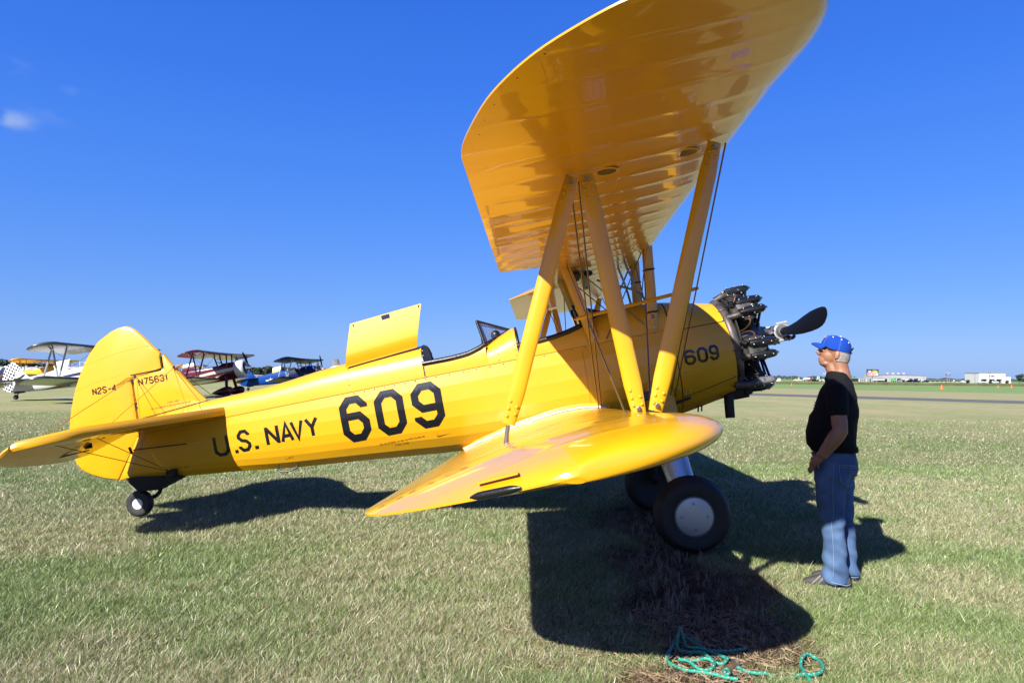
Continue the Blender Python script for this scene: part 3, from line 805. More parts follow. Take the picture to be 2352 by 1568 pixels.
# bulkhead behind the rear cockpit
mb = MB()
sec = [p for p in section(-2.18)[:NARCH + 1]]
mb.add([V(-2.165, s, z) for s, z in sec] + [V(-2.165, -s, z) for s, z in reversed(sec[1:])] , [tuple(range(2 * len(sec) - 1))])
mb.build('headrest_bulkhead', M_int, main)
mb = MB(); mb.tube([V(-2.163, s, z) for s, z in sec] , .010, 6); mb.tube([V(-2.163, -s, z) for s, z in sec], .010, 6); mb.build('bulkhead_edge', M_blk, main)
mb = MB(); sec = section(-1.215)[:NARCH + 1]
mb.tube([V(-1.213, s * 1.01, z) for s, z in sec], .011, 6); mb.tube([V(-1.213, -s * 1.01, z) for s, z in sec], .011, 6); mb.build('instrument_hood_edge', M_blk, main)
mb = MB(); mb.ball(V(-1.42, .12, 1.93), (.05, .05, .05), 12, 8); mb.build('mirror', M_blk, main)
# a seat top and harness bar inside the rear cockpit
mb = MB(); mb.box(V(-2.02, 0, 1.52), (.08, .42, .34)); mb.box(V(-1.82, 0, 1.36), (.42, .42, .06)); mb.build('pilot_seat', M_dark, main)

# windshields
def windshield(xa, za, xb, zb, xf, zf, wtop=.17, wbot=.30):
    """apex (xa, za), rear foot (xb, zb), front foot (xf, zf)"""
    fr = MB(); gl = MB()
    A = {1: V(xa, wtop, za), -1: V(xa, -wtop, za)}; Bq = {1: V(xb, wbot, zb), -1: V(xb, -wbot, zb)}; F = {1: V(xf, .05, zf), -1: V(xf, -.05, zf)}
    for sd in (1, -1):
        fr.tube([A[sd], Bq[sd]], .014, 8); fr.tube([A[sd], F[sd]], .013, 8); fr.tube([Bq[sd], F[sd]], .017, 8)
        gl.add([A[sd], Bq[sd], F[sd]], [(0, 1, 2)])
    fr.tube([A[1], A[-1]], .012, 8); fr.tube([F[1], F[-1]], .012, 8)
    gl.add([A[1], A[-1], F[-1], F[1]], [(0, 1, 2, 3)])
    w = fr.build('windshield', M_blk, main, 60); gl.build('pane', M_glass, w)
    rv = MB()
    for t in (.12, .3, .48, .66, .84): rv.ball(Bq[1].lerp(F[1], t) + Vector((0, -.017, 0)), .006, 8, 5)
    rv.build('rivet', M_steel, w)
windshield(-1.58, 2.10, -1.535, 1.845, -1.265, 1.955)
windshield(-0.60, 2.06, -0.56, 1.85, -0.30, 1.95)

# cowling: upper, side and lower panels with open seams between, nose ring
seam_u, seam_l = 1.611, 1.02
def idx_at(x, z):
    p = section(x); return min(range(len(p)), key=lambda i: abs(p[i][1] - z))
def cowl_strip(name, za, zb_, x0=.258, x1=.80):
    mb = MB()
    for sd in (1, -1):
        rings = []
        for x in stations(x0, x1, .05):
            lo = za(x) if callable(za) else za; hi = zb_(x) if callable(zb_) else zb_
            zt, zbm = table(TOP, x), table(BOT, x)
            rings_pts = []
            for i in range(19):
                t = i / 18
                if hi is None: # top panel, by angle
                    c = (zt + zbm) / 2; r = (zt - zbm) / 2
                    s_lo = side_s(x, lo); a1 = math.atan2(s_lo, lo - 1.36); a = a1 * t
                    ss = None
                    # radial search along the section outline
                    p = section(x); best = p[0]
                    for (s0, z0), (s1, z1) in zip(p, p[1:]):
                        a0_, a1_ = math.atan2(s0, z0 - 1.36), math.atan2(s1, z1 - 1.36)
                        if a0_ <= a <= a1_ + 1e-9: k = (a - a0_) / max(1e-9, a1_ - a0_); best = (s0 + (s1 - s0) * k, z0 + (z1 - z0) * k)
                    rings_pts.append(best)
                elif lo is None:
                    s_hi = side_s(x, hi); a0 = math.atan2(s_hi, hi - 1.36); a = a0 + (PI - a0) * t
                    p = section(x); best = p[-1]
                    for (s0, z0), (s1, z1) in zip(p, p[1:]):
                        a0_, a1_ = math.atan2(s0, z0 - 1.36), math.atan2(s1, z1 - 1.36)
                        if a0_ <= a <= a1_ + 1e-9: k = (a - a0_) / max(1e-9, a1_ - a0_); best = (s0 + (s1 - s0) * k, z0 + (z1 - z0) * k)
                    rings_pts.append(best)
                else:
                    z = hi + (lo - hi) * t; rings_pts.append((side_s(x, z), z))
            rings.append([V(x, sd * (s + .003), z) for s, z in rings_pts])
        mb.loft(rings, False)
    return mb.build(name, M_met, main, 40)
lowseam = lambda x: .965 + (x - .25) * .19
cowl_strip('cowl_panel', seam_u + .004, None)
cowl_strip('cowl_panel', lambda x: lowseam(x) + .004, seam_u - .004)
cowl_strip('cowl_panel', None, lambda x: lowseam(x) - .004)
mb = MB()
mb.lathe((0.80, 0, 1.348), (1, 0, 0), [(-.56, .43), (-.02, .44), (0, .478), (.008, .474), (.004, .45), (-.03, .43), (-.05, .2), (-.05, .02)], 48, False)
mb.build('engine_bulkhead', M_dark, main, 40)
mb = MB()
for sd in (1, -1): # bottom of the firewall seam and cowl seams, dark gaps behind the joints
    for f, a, b in ((lambda x: seam_u, .26, .80), (lowseam, .26, .80)):
        mb.tube([V(x, sd * (side_s(x, f(x)) - .004), f(x)) for x in stations(a, b, .05)], .0065, 6)
mb.build('cowl_seam', M_gap, main)

# screws along the metal/fabric joint and on the cowl: small, joined
mb = MB()
def screw(x, z, lift=.005, r=.0075):
    for sd in (1, -1):
        s = side_s(x, z); mb.ball(V(x, sd * (s + lift), z), (r, r * .5, r), 8, 5)
x = -2.9
while x < .2:
    screw(x, ZD - .018); x += .105 if x < -2.1 else .135
for (x, z0, z1, n) in ((-2.93, 1.66, 1.86, 5), (-2.155, 1.64, 1.9, 6), (-1.42, 1.66, 1.84, 4), (-1.245, 1.68, 1.93, 6)):
    for i in range(n): screw(x, z0 + (z1 - z0) * i / (n - 1))
for x, z in ((.30, 1.20), (.33, 1.02), (.78, 1.32), (.78, 1.09), (.77, 1.62), (-.32, 1.25), (-.2, 1.08), (-.38, 1.0), (.28, 1.0), (.22, 1.06)): screw(x, z, .004, .011)
tag(mb.build('screws', M_steel, main, 60), kind='stuff')
# fabric seam lines and a vertical lap on the side
mb = MB()
for sd in (1, -1):
    for xx in (-.62,):
        mb.tube([V(xx + (z - 1.3) * .03, sd * (side_s(xx, z) + .001), z) for z in [1.0 + .04 * i for i in range(16)]], .003, 5)
    mb.tube([V(x, sd * (side_s(x, ZD - .003) + .002), ZD - .003) for x in stations(-5.2, .24, .1)], .003, 5)
mb.build('skin_seam', mat('darker yellow seam paint', (.50, .21, .006), .5), main)  # seam lines in a darker yellow than the skin

# open baggage lid with its latch plate
mb = MB()
prof = [(.275, .0), (.296, .06), (.305, .10), (.306, .13), (.302, .20), (.292, .30), (.278, .42)]
P2 = smooth_pts([(a, b, 0) for a, b in prof], 4)
rings = []
XS = [q + .045 for q in (-2.935, -2.80, -2.65, -2.62, -2.60, -2.50, -2.46, -2.44, -2.3, -2.195)]
for p in P2:
    t = p.y / .42
    rings.append([V(x - .055 * (1 - t) + .055 * t * (1) * 0 + .065 * t, p.x, 1.885 + (x + 2.94) * .085 + p.y * (1 + .0 * (x + 2.9))) for x in XS])
inner = [[q + Vector((0, .004, 0)) for q in r] for r in rings]
mb.loft(rings, False); mb.loft(inner, False)
mb.loft([rings[-1], inner[-1]], False); mb.loft([[r[0] for r in rings], [r[0] for r in inner]], False); mb.loft([[r[-1] for r in rings], [r[-1] for r in inner]], False)
lid = mb.build('baggage_lid', M_met, main, 40)
pA = rings[-1][4] + Vector((0, -.004, -.03))
mb = MB(); mb.box(pA + Vector((.03, 0, 0)), (.085, .006, .045), Matrix.Rotation(-.09, 3, 'Y')); mb.build('placard', mat('navy placard', (.01, .015, .06), .3), lid)
mb = MB()
for q in (rings[-1][0], rings[-1][-1]): mb.tube([q + Vector((.03 if q.x < -2.5 else -.03, -.004, -.035)), q + Vector((.03 if q.x < -2.5 else -.03, -.012, -.012))], .006, 6)
mb.build('latch', M_steel, lid)
mb = MB(); mb.tube([rings[0][0], rings[0][-1]], .006, 6); mb.build('hinge', M_met, lid)
# beacon lamp on the deck
mb = MB(); mb.lathe(V(-3.12, 0, 1.925), (0, 0, 1), [(0, .055), (.015, .055), (.02, .045)], 20); b = mb.build('beacon_base', M_wht, main)
mb = MB(); mb.lathe(V(-3.12, 0, 1.945), (0, 0, 1), [(0, .042), (.04, .043), (.062, .038), (.07, .02), (.072, 0)], 20); mb.build('beacon_lens', mat('clear beacon lens', (.75, .76, .78), .06, trans=.85), b)

# lift handle
mb = MB(); pts = smooth_pts([(-3.78, 1.062), (-3.775, 1.02), (-3.75, .992), (-3.69, .985), (-3.63, .99), (-3.595, 1.01), (-3.585, 1.045)][0:0] or [V(-3.785, .255, 1.063), V(-3.78, .285, 1.02), V(-3.74, .295, .992), V(-3.66, .295, .988), V(-3.60, .29, 1.008), V(-3.58, .265, 1.045)], 5)
mb.tube(pts, .0095, 8); mb.build('lift_handle', M_blk, main, 60)

# ---- wings
for nm, W in (('upper_wing', UP), ('lower_wing', LO)):
    tip = max(t[0] for t in W['le'])
    for sd in (1, -1):
        w = wing_panel(W, .62 if W is UP else .40, tip, sd, True).build(nm, M_fab, main, 28)
        if sd == 1:
            # inspection rings, screws, strut pads
            if W is UP:
                for xx, ss in ((-.50, 3.33), (-.05, 3.33)):
                    mb = MB(); z = wing_top(W, ss, xx, True)
                    torus_ring(mb, V(xx, ss, z - .002), (.09, 0, 1), .062, .008, 28, 6, .6)
                    rg = mb.build('inspection_ring', M_met, w)
                    mb = MB(); mb.lathe(V(xx, ss, z - .004), (.09, 0, 1), [(0, .056), (.003, .056)], 24); mb.build('inspection_cover', mat('smoky cover', (.09, .075, .045), .2), w)
                mb = MB()
                for ss, dx in ((4.05, .05), (4.2, .06), (4.33, .05), (4.45, .05), (4.62, .05), (4.74, .05), (3.75, .04), (3.4, .04)):
                    xx = table(W['te'], ss) + dx; mb.ball(V(xx, ss, wing_top(W, ss, xx, True)), (.006, .006, .003), 6, 4)
                tag(mb.build('screws', M_gap, w), kind='stuff')
            else:
                # wing tip hand hold: slot plate, black grip
                mb = MB(); pts = []
                for i in range(13):
                    t = i / 12; ss = 4.66 + .045 * math.sin(PI * (t * .5 + .15)); xx = lerp(-1.40, -1.215, t)
                    ss = 4.63 + (xx + 1.40) * .42
                    pts.append(V(xx, ss + .006, wing_pt(W, ss, xx)[2] + .008))
                mb.tube(pts, [.004, .010, .014, .015, .015, .015, .015, .015, .015, .015, .014, .010, .004], 10, .9); mb.build('hand_grip', M_blk, w, 60)
                mb = MB()
                for k in range(2):
                    pass
                q = [V(lerp(-1.37, -1.22, t), 4.565 + lerp(0, .068, t) + wd, wing_top(W, 4.56 + lerp(0, .068, t), lerp(-1.37, -1.22, t)) + .003) for t, wd in ((0, 0), (1, 0), (1, .035), (0, .035))]
                mb.prism(q, (0, 0, .008)); mb.build('hand_slot', M_met, w)
mb = wing_panel(UP, -.62, .62, 1, True); cs = mb.build('center_section', M_fab, main, 28)
# root fairing strip on the lower wing
for sd in (1,):
    mb = MB(); rings = []
    for i in range(25):
        x = lerp(-1.95, -.45, i / 24); z = wing_top(LO, .55, min(x, -.44))
        s0 = side_s(x, z + .02)
        rings.append([V(x, s0 + .004, z + .045), V(x, s0 + .012, z + .02), V(x, s0 + .045, z + .006), V(x, s0 + .075, z + .004)])
    mb.loft(rings, False)
    mb.build('root_fairing', M_met, main, 40)
    mb = MB(); mb.tube([V(x, side_s(x, wing_top(LO, .55, min(x, -.44)) + .02) + .078, wing_top(LO, .55, min(x, -.44)) + .006) for x in [lerp(-1.93, -.5, i / 24) for i in range(25)]], .009, 6)
    mb.build('fairing_bead', M_wht, main, 60)

# ---- struts and wires
for sd in (1, -1):
    for a, b, ch in (('rear_t', 'rear_b', .088), ('diag_t', 'diag_b', .096), ('front_t', 'front_b', .094)):
        mb = MB(); A, B_ = ST[a], ST[b]
        if a == 'rear_t': B_ = (-1.285, SY, 1.19)
        strut(mb, A, B_, sd, ch)
        so = mb.build('interplane_strut', M_strut, main, 60)
        mb = MB()
        for e, dv in ((A, 1), (B_, -1)):
            d = (Vector(B_) - Vector(A)).normalized() * dv
            for k in range(3):
                for q in (-1, 1):
                    if k == 2 and q == 1: continue
                    mb.ball(V(e[0] + d.x * (.05 + .04 * k) + q * .022, sd * (e[1] + .016), e[2] + d.z * (.05 + .04 * k)), (.009, .005, .009), 8, 5)
        mb.build('strut_rivet', M_strut, so, 60)
        mb = MB()
        for e, dv in ((A, 1), (B_, -1)):
            if a == 'rear_t' and dv == -1: continue
            d = (Vector(B_) - Vector(A)).normalized() * dv
            p = V(e[0] + d.x * .03, sd * (e[1] + .02), e[2] + d.z * .03)
            mb.lathe(p, (0, -sd, 0), [(-.004, .014), (.008, .014), (.009, .011), (.018, .008)], 6)
        mb.build('strut_bolt', M_steel, so)
    mb = MB(); mb.tube([V(-1.29, sd * SY, 1.185), V(-1.305, sd * SY, 1.14), V(-1.318, sd * SY, 1.09)], [.013, .011, .014], 10, .7); mb.lathe(V(-1.318, sd * (SY - .02), 1.10), (0, -1, 0), [(-.04, .014), (.0, .014)], 8)
    mb.build('strut_clevis', M_steel, main)
    for k, (a, b) in CAB.items():
        mb = MB(); strut(mb, a, b, sd, .105, .34, taper=.9); c = mb.build('cabane_strut', M_strut, main, 60)
        mb = MB()
        for r_ in range(2):
            for q in (-1, 0, 1): mb.ball(V(b[0] + q * .026, sd * (b[1] + .016), b[2] + .055 + .03 * r_), (.007, .005, .007), 8, 5)
        mb.build('strut_rivet', M_strut, c, 60)
        mb = MB(); p = V(b[0], sd * (b[1] + .018), b[2] + .025); mb.lathe(p, (0, -sd, 0), [(-.004, .014), (.008, .013)], 10); p = V(a[0], sd * (a[1] + .018), a[2] - .03); mb.lathe(p, (0, -sd, 0), [(-.004, .014), (.008, .013)], 10); mb.build('strut_bolt', M_steel, c)
        if k == 'front':
            mb = MB()
            for t in (.32, .80):
                p = Vector(a).lerp(Vector(b), t); torus_ring(mb, V(p.x, sd * p.y, p.z), (p.x - a[0], 0, p.z - a[2]), .034, .008, 20, 6); 
                mb.tube([V(p.x + .055 * math.cos(q), sd * (p.y + .026 * math.sin(q)), p.z) for q in [2 * PI * j / 16 for j in range(17)]], .008, 6)
            mb.build('cable_strap', M_blk, c)
W_ = []
for sd in (1, -1):
    for dx in (-.02, .025):
        W_.append(((-.69 + dx, SY - .04, 2.40), (-.555 + dx * .6, .44, 1.02), sd)); W_.append(((.135 + dx * .8, SY - .04, 2.45), (.13 + dx, .47, .985), sd))
    W_.append(((-.60, .45, 2.44), (-.66, SY - .06, 1.10), sd)); W_.append(((.16, .46, 2.46), (-.53, SY - .07, 1.10), sd))
    W_.append(((.19, .40, 2.50), (-.36, .435, 1.66), sd)); W_.append(((-.58, .42, 2.46), (.05, .43, 1.70), sd))
    W_.append(((.20, .43, 2.49), (.09, -.40, 1.72), sd))
for a, b, sd in W_:
    mb = MB(); wire(mb, a, b, sd, .0056); mb.build('brace_wire', M_wire, main, 60)
for sd in (1, -1):
    mb = MB(); mb.tube([V(-.735, sd * 1.95, 1.782), V(-.70, sd * 1.95, 1.786), V(.16, sd * 1.95, 1.832), V(.21, sd * 1.95, 1.835)], [.008, .02, .02, .016], 8, .7, up=(0, 1, 0)); mb.build('wire_spreader', M_strut, main, 60)
# fuel lines and sight gauge under the centre section
mb = MB()
mb.tube(smooth_pts([V(-.02, .25, 2.47), V(-.0, .27, 2.30), V(.03, .28, 2.18), V(.0, .28, 2.10), V(.05, .3, 2.06), V(.09, .38, 1.95), V(.10, .41, 1.80)], 6), .012, 8)
mb.tube([V(-.30, .1, 2.28), V(.0, .28, 2.10)], .011, 8); mb.tube(smooth_pts([V(-.02, -.25, 2.45), V(.03, -.28, 2.2), V(.06, -.36, 2.0), V(.08, -.42, 1.75)], 6), .012, 8)
mb.build('fuel_line', mat('dull aluminium tube', (.30, .30, .31), .4, .8), main, 60)
mb = MB(); mb.lathe(V(-.42, .12, 2.40), (0, 0, -1), [(0, .03), (.03, .042), (.16, .042), (.19, .02)], 16); mb.build('sight_gauge', mat('green gauge glass', (.22, .30, .20), .15), main, 60)
mb = MB(); mb.ball(V(-.38, .15, 2.36), (.05, .04, .03)); mb.box(V(-.5, .0, 2.37), (.10, .5, .03)); mb.build('fuel_valve', M_dark, main, 60)

# ---- tail
fin = MB(); slab(fin, fin_outline(), .062); fin = fin.build('fin', M_fab, main, 35)
rd = MB(); slab(rd, rudder_outline(), .060); rud = rd.build('rudder', M_fab, main, 35)
mb = MB()
for z, x0, x1 in ((2.52, -5.72, -5.02), (2.27, -5.86, -5.28), (2.05, -5.93, -5.28), (1.88, -5.98, -5.28), (1.45, -5.96, -5.42)):
    for sd in (1, -1): mb.tube([V(x0, sd * .0295, z - .06), V((x0 + x1) / 2, sd * .0300, z), V(x1, sd * .0297, z + .015)], .0014, 5)
mb.build('rib_tape', M_fab, rud, 60)
mb = MB()
for z0, z1 in ((2.225, 2.172), (1.975, 1.948), (1.93, 1.908)):
    mb.box(V(-5.258, .020, (z0 + z1) / 2), (.02, .026, z0 - z1))
mb.box(V(-5.10, .012, 2.263), (.32, .05, .008)); mb.box(V(-4.915, .012, 2.335), (.008, .05, .12))
mb.build('hinge_gap', M_gap, rud)
mb = MB()
for sd in (1, -1): mb.tube([V(-5.2, sd * .040, 1.795), V(-4.85, sd * .045, 1.818), V(-4.5, sd * .02, 1.848)], .005, 6)
mb.build('fin_base_gap', M_gap, fin)
stab_o = [(-4.215, .05), (-4.29, .22), (-4.86, 1.50), (-4.96, 1.61), (-5.06, 1.69), (-5.16, 1.74), (-5.27, 1.765), (-5.27, .05)]
ZS = 1.70
for sd in (1, -1):
    mb = MB(); slab(mb, [(x, sd * s) for x, s in stab_o], .085, 'z', fn=lambda x, y, o: V(x, y, ZS + o - .2 * max(0, abs(y) - 1.3) ** 2)); st = mb.build('stabilizer', M_fab, main, 35)
    el = [(-5.285, .10), (-5.285, 1.77), (-5.34, 1.775), (-5.43, 1.745), (-5.52, 1.66), (-5.59, 1.53), (-5.65, 1.36), (-5.68, 1.2), (-5.70, .9), (-5.70, .6), (-5.63, .36)]
    dr = math.radians(27)
    mb = MB(); slab(mb, [(x, sd * s) for x, s in el], .055, 'z', fn=lambda x, y, o: V(-5.285 + (x + 5.285) * math.cos(dr) - o * math.sin(dr) * 0, y, ZS + o + (x + 5.285) * math.sin(dr) - .2 * max(0, abs(y) - 1.3) ** 2)); ev = mb.build('elevator', M_fab, main, 35)
    mb = MB()
    for s in (.45, .8, 1.15): mb.tube([V(-5.27, sd * s, ZS - .046), V(-4.75 if s < 1.2 else -5.0, sd * s, ZS - .046)], .0035, 5)
    mb.build('rib_tape', M_fab, st, 60)
    mb = MB()
    for s in (.6, 1.0, 1.6): mb.tube([V(-5.26, sd * s, ZS - .045), V(-5.30, sd * s, ZS - .045)], .012, 8)
    mb.box(V(-5.42, sd * .62, ZS - .10), (.07, .015, .05)); mb.tube([V(-5.42, sd * .62, ZS - .14), V(-5.62, sd * .95, ZS - .17)], .006, 6)
    mb.build('trim_horn', M_dark, ev)
    for a, b in (((-4.94, .13, 1.20), (-5.18, .86, ZS - .045)), ((-4.95, .13, 1.20), (-5.20, 1.45, ZS - .045)), ((-4.80, .03, 2.25), (-4.97, .95, ZS + .043)), ((-5.215, .03, 2.24), (-5.21, 1.42, ZS + .043)), ((-5.2, .03, 2.235), (-4.9, .6, ZS + .04)), ((-4.80, .03, 2.25), (-4.5, .45, ZS + .04))):
        mb = MB(); wire(mb, a, b, sd, .0034); mb.build('tail_wire', M_twire if a[2] > 2 else M_wire, main, 60)
    mb = MB(); mb.box(V(-4.95, sd * .10, 1.185), (.09, .06, .07)); mb.build('wire_fitting', M_dark, main)
    mb = MB(); mb.tube([V(-4.80, sd * .03, 2.25), V(-4.785, sd * .042, 2.262)], .012, 8); mb.tube([V(-5.225, sd * .03, 2.238), V(-5.21, sd * .042, 2.243)], .011, 8); mb.build('fin_fitting', M_steel, fin, 60)
    mb = MB(); wire(mb, (-5.32, .09, 1.49), (-4.72, .125, 1.445), sd, .005); mb.tube([V(-5.36, sd * .08, 1.52), V(-5.33, sd * .10, 1.46)], .014, 8); mb.build('rudder_cable', M_dark, main, 60)
    mb = MB(); mb.box(V(-4.66, sd * (side_s(-4.66, 1.44) + .004), 1.44), (.14, .012, .03)); mb.build('cable_guide', M_met, main)
# metal fairing at the foot of the sternpost with its screws
mb = MB()
for sd in (1, -1):
    rings = []
    for t in [i / 8 for i in range(9)]:
        x0 = lerp(-5.30, -5.545, t); z = lerp(1.61, 1.22, t)
        rings.append([V(x0 + .002, sd * (side_s(x0, min(z, table(TOP, x0) - .002)) + .004), z), V(x0 + .11, sd * (side_s(x0 + .11, z) + .004), z)])
    mb.loft(rings, False)
mb.build('sternpost_fairing', M_met, main)
mb = MB()
for i in range(7):
    t = i / 6; x = lerp(-5.24, -5.44, t); z = lerp(1.56, 1.24, t)
    mb.ball(V(x, side_s(x, z) + .006, z), (.007, .004, .007), 8, 5)
for i in range(6): mb.ball(V(-5.40 + .075 * i, side_s(-5.40 + .075 * i, 1.225) + .004, 1.225 - i * .012), (.007, .004, .007), 8, 5)
tag(mb.build('screws', M_steel, main, 60), kind='stuff')
# tail wheel
mb = MB()
mb.loft([[V(-5.47, s, z) for s, z in ((-.04, 1.215), (.04, 1.215), (.04, 1.195), (-.04, 1.195))], [V(-5.35, s, z) for s, z in ((-.07, 1.21), (.07, 1.21), (.06, 1.06), (-.06, 1.06))], [V(-5.14, s, z) for s, z in ((-.09, 1.18), (.09, 1.18), (.075, 1.04), (-.075, 1.04))], [V(-4.88, s, z) for s, z in ((-.1, 1.14), (.1, 1.14), (.08, 1.12), (-.08, 1.12))]])
mb.build('tail_boot', M_boot, main, 50)
mb = MB()
for s in (-.075,): mb.tube(smooth_pts([V(-5.19, s * .6, 1.10), V(-5.185, s, 1.05), V(-5.24, s, .985), V(-5.387, s, .935)], 5), .020, 8)
mb.tube([V(-5.12, -.06, 1.07), V(-5.12, .06, 1.07)], .03, 10); mb.tube([V(-5.387, -.08, .935), V(-5.387, .0, .935)], .012, 8)
mb.tube([V(-5.36, .05, 1.12), V(-5.34, .05, 1.05)], .02, 6)
mb.build('tail_fork', M_dark, main, 60)
tw = wheel(main, -5.387, 0, .935, .138, .10, 1, M_tyre, M_wht, M_sild, .056, False)

# ---- main gear
for sd in (1, -1):
    wheel(main, 0, sd * .96, 0, RW, .235, sd, M_tyre, M_sil, M_sild, .165)
    mb = MB()
    def sec_(c, ch, th, n=16): return [V(c[0] + ch / 2 * math.cos(a) - .0, sd * (c[1] + th / 2 * math.sin(a)), c[2] + 0 * math.cos(a)) for a in [2 * PI * k / n for k in range(n)]]
    mb.loft([sec_((-.005, .575, .87), .27, .13), sec_((-.01, .60, .80), .27, .13), sec_((-.015, .72, .48), .26, .12), sec_((.0, .79, .26), .24, .11)])
    lg = mb.build('gear_leg', M_alu, main, 60)
    mb = MB(); mb.loft([sec_((.03, .42, 1.17), .20, .14), sec_((.025, .46, 1.08), .25, .18), sec_((.02, .50, 1.0), .27, .18), sec_((.0, .56, .86), .285, .15)]); mb.build('leg_collar', M_met, lg, 60)
    mb = MB(); mb.tube([V(0, sd * .70, .10), V(0, sd * .93, 0)], .04, 12); mb.tube([V(0, sd * .76, .28), V(0, sd * .80, .05)], .035, 12); mb.build('axle', M_dark, lg, 60)
    mb = MB()
    for z in (.42, .36, .31, .30): 
        mb.ball(V(-.12 + (.42 - z) * .5, sd * (.765 + (.42 - z) * .3), z), (.007, .006, .007), 6, 4)
    mb.build('leg_screw', M_sild, lg)
mb = MB(); mb.box(V(-.13, .535, 1.055), (.13, .004, .09)); mb.build('data_placard', mat('brown black placard', (.03, .012, .01), .35), main)
mb = MB()
mb.tube([V(.13, .45, .93), V(.31, .45, .955)], [.016, .011], 8); mb.build('drain_tube', M_dark, main, 60)
for zx in (.42, .455):
    mb = MB(); mb.tube([V(zx, .2, .85), V(zx - .015, .2, .79)], .008, 6); mb.build('drain_tube', M_dark, main, 60)

# ---- lettering
def on_side(x, z, lift): return V(x, side_s(x, z) + lift, z)
def on_fin(x, z, lift): return V(x, .031 + lift, z)
def on_rud(x, z, lift): return V(x, .030 + lift, z)
for t, x0, x1 in (('6', -3.075, -2.785), ('0', -2.715, -2.42), ('9', -2.34, -2.035)):
    mb = MB(); letters(mb, t, x0, 1.143, x1, .452 if t == '6' else .445, .074, on_side); mb.build('fuselage_number', M_ink, main)
for t, x0, x1, y0, h in (('U', -4.452, -4.282, 1.252, .22), ('.', -4.232, -4.197, 1.255, .035), ('S', -4.185, -4.045, 1.255, .222), ('.', -4.012, -3.972, 1.258, .035), ('N', -3.882, -3.732, 1.262, .21), ('A', -3.725, -3.582, 1.264, .21), ('V', -3.608, -3.465, 1.266, .208), ('Y', -3.455, -3.308, 1.267, .206)):
    mb = MB()
    if t == '.': mb.add([on_side(x, z, .0025) for x, z in ((x0, y0), (x1, y0), (x1, y0 + h), (x0, y0 + h))], [(0, 1, 2, 3)])
    else: letters(mb, t, x0, y0, x1, h, .034, on_side)
    mb.build('navy_letter', M_ink, main)
mb = MB(); letters(mb, 'N2S-4', -5.69, 2.13, -5.43, .074, .0125, on_rud, gap=2.2); mb.build('type_marking', M_red, rud)
mb = MB(); letters(mb, 'N75631', -5.19, 2.133, -4.868, .075, .0125, on_fin, gap=2.2); mb.build('registration_marking', M_red, fin)
M_thin = mat('faded stencil ink', (.30, .12, .02), .5)
for txt, x0, x1, z, h in (('C0-42-2TSPOD-10-20-42-MFG-10-20-42', -2.745, -2.285, 1.062, .017), ('ATSM1 2100', -2.60, -2.46, 1.030, .015), ('LIFT', -3.735, -3.65, 1.098, .022), ('JACK', -4.835, -4.765, 1.205, .018)):
    mb = MB(); letters(mb, txt, x0, z, x1, h, .0035, on_side, gap=2.0); mb.build('stencil_note', M_thin, main)
mb = MB(); letters(mb, 'C0-42-2TSPOD-10-20-42-MFG-10-10-42', -5.10, 1.865, -4.68, .014, .003, on_fin, gap=2.0); letters(mb, 'ATSM1 1000', -4.92, 1.90, -4.80, .014, .003, on_fin, gap=2.0); mb.build('stencil_note', M_thin, fin)
for t, x0, x1 in (('6', .315, .42), ('0', .435, .535), ('9', .55, .645)):
    mb = MB(); letters(mb, t, x0, 1.262 + (x0 - .3) * .01, x1, .145, .025, lambda x, z, l: on_side(x, z, l + .003)); mb.build('cowl_number', M_ink, main)
mb = MB(); letters(mb, '3', .095, 1.77, .125, .035, .006, lambda x, z, l: V(x, .455 + l, z)); mb.build('strut_number', M_ink, main)
mb = MB(); letters(mb, '4', -.515, 1.79, -.485, .035, .006, lambda x, z, l: V(x, .443 + l, z)); mb.build('strut_number', M_ink, main)
# ------------------------------------------------------------------ radial engine, exhaust and propeller
M_blkp = mat('gloss black enamel', (.008, .008, .009), .22, coat=.4, rvar=.1)
M_fin = mat('grey cylinder fins', (.10, .095, .09), .42, .6, var=.5, vscale=20)
M_exh = mat('heat stained exhaust steel', (.19, .155, .135), .5, .5, rgb2=(.05, .042, .045), vscale=7, rvar=.12)
M_case = mat('grey crankcase', (.17, .17, .175), .4, .6, var=.3, vscale=9)
M_box = mat('silver rocker cover', (.27, .27, .27), .4, .6, var=.3, vscale=15)
M_hub = mat('bare hub metal', (.36, .37, .38), .35, .8, var=.25, vscale=10)
M_cop = mat('brown ignition lead', (.10, .045, .02), .5)
M_prop = mat('flat black propeller', (.003, .003, .0035), .6, spec=.12)
EZ = 1.40
mb = MB(); mb.lathe((0, 0, EZ), (1, 0, 0), [(.76, .16), (.80, .25), (.86, .27), (.90, .24), (.94, .225), (1.12, .225), (1.14, .20), (1.17, .195), (1.20, .14), (1.25, .10), (1.28, .095), (1.285, .07), (1.33, .065), (1.40, .06)], 40)
eng = mb.build('engine', M_case, main, 40)
mb = MB()
for k in range(14):
    a = 2 * PI * k / 14; mb.ball((1.145, math.sin(a) * .21, EZ + math.cos(a) * .21), .011, 8, 5)
for k in range(10):
    a = 2 * PI * k / 10; mb.ball((1.205, math.sin(a) * .115, EZ + math.cos(a) * .115), .009, 8, 5)
mb.build('case_bolts', M_steel, eng)
mb = MB(); mb.lathe((.885, 0, EZ), (1, 0, 0), [(0, .20), (0, .455), (.012, .455), (.012, .20)], 48, False); mb.build('cylinder_baffle', M_dark, eng)
protos = {}
def rot_x(a): return Matrix.Rotation(a, 4, 'X')
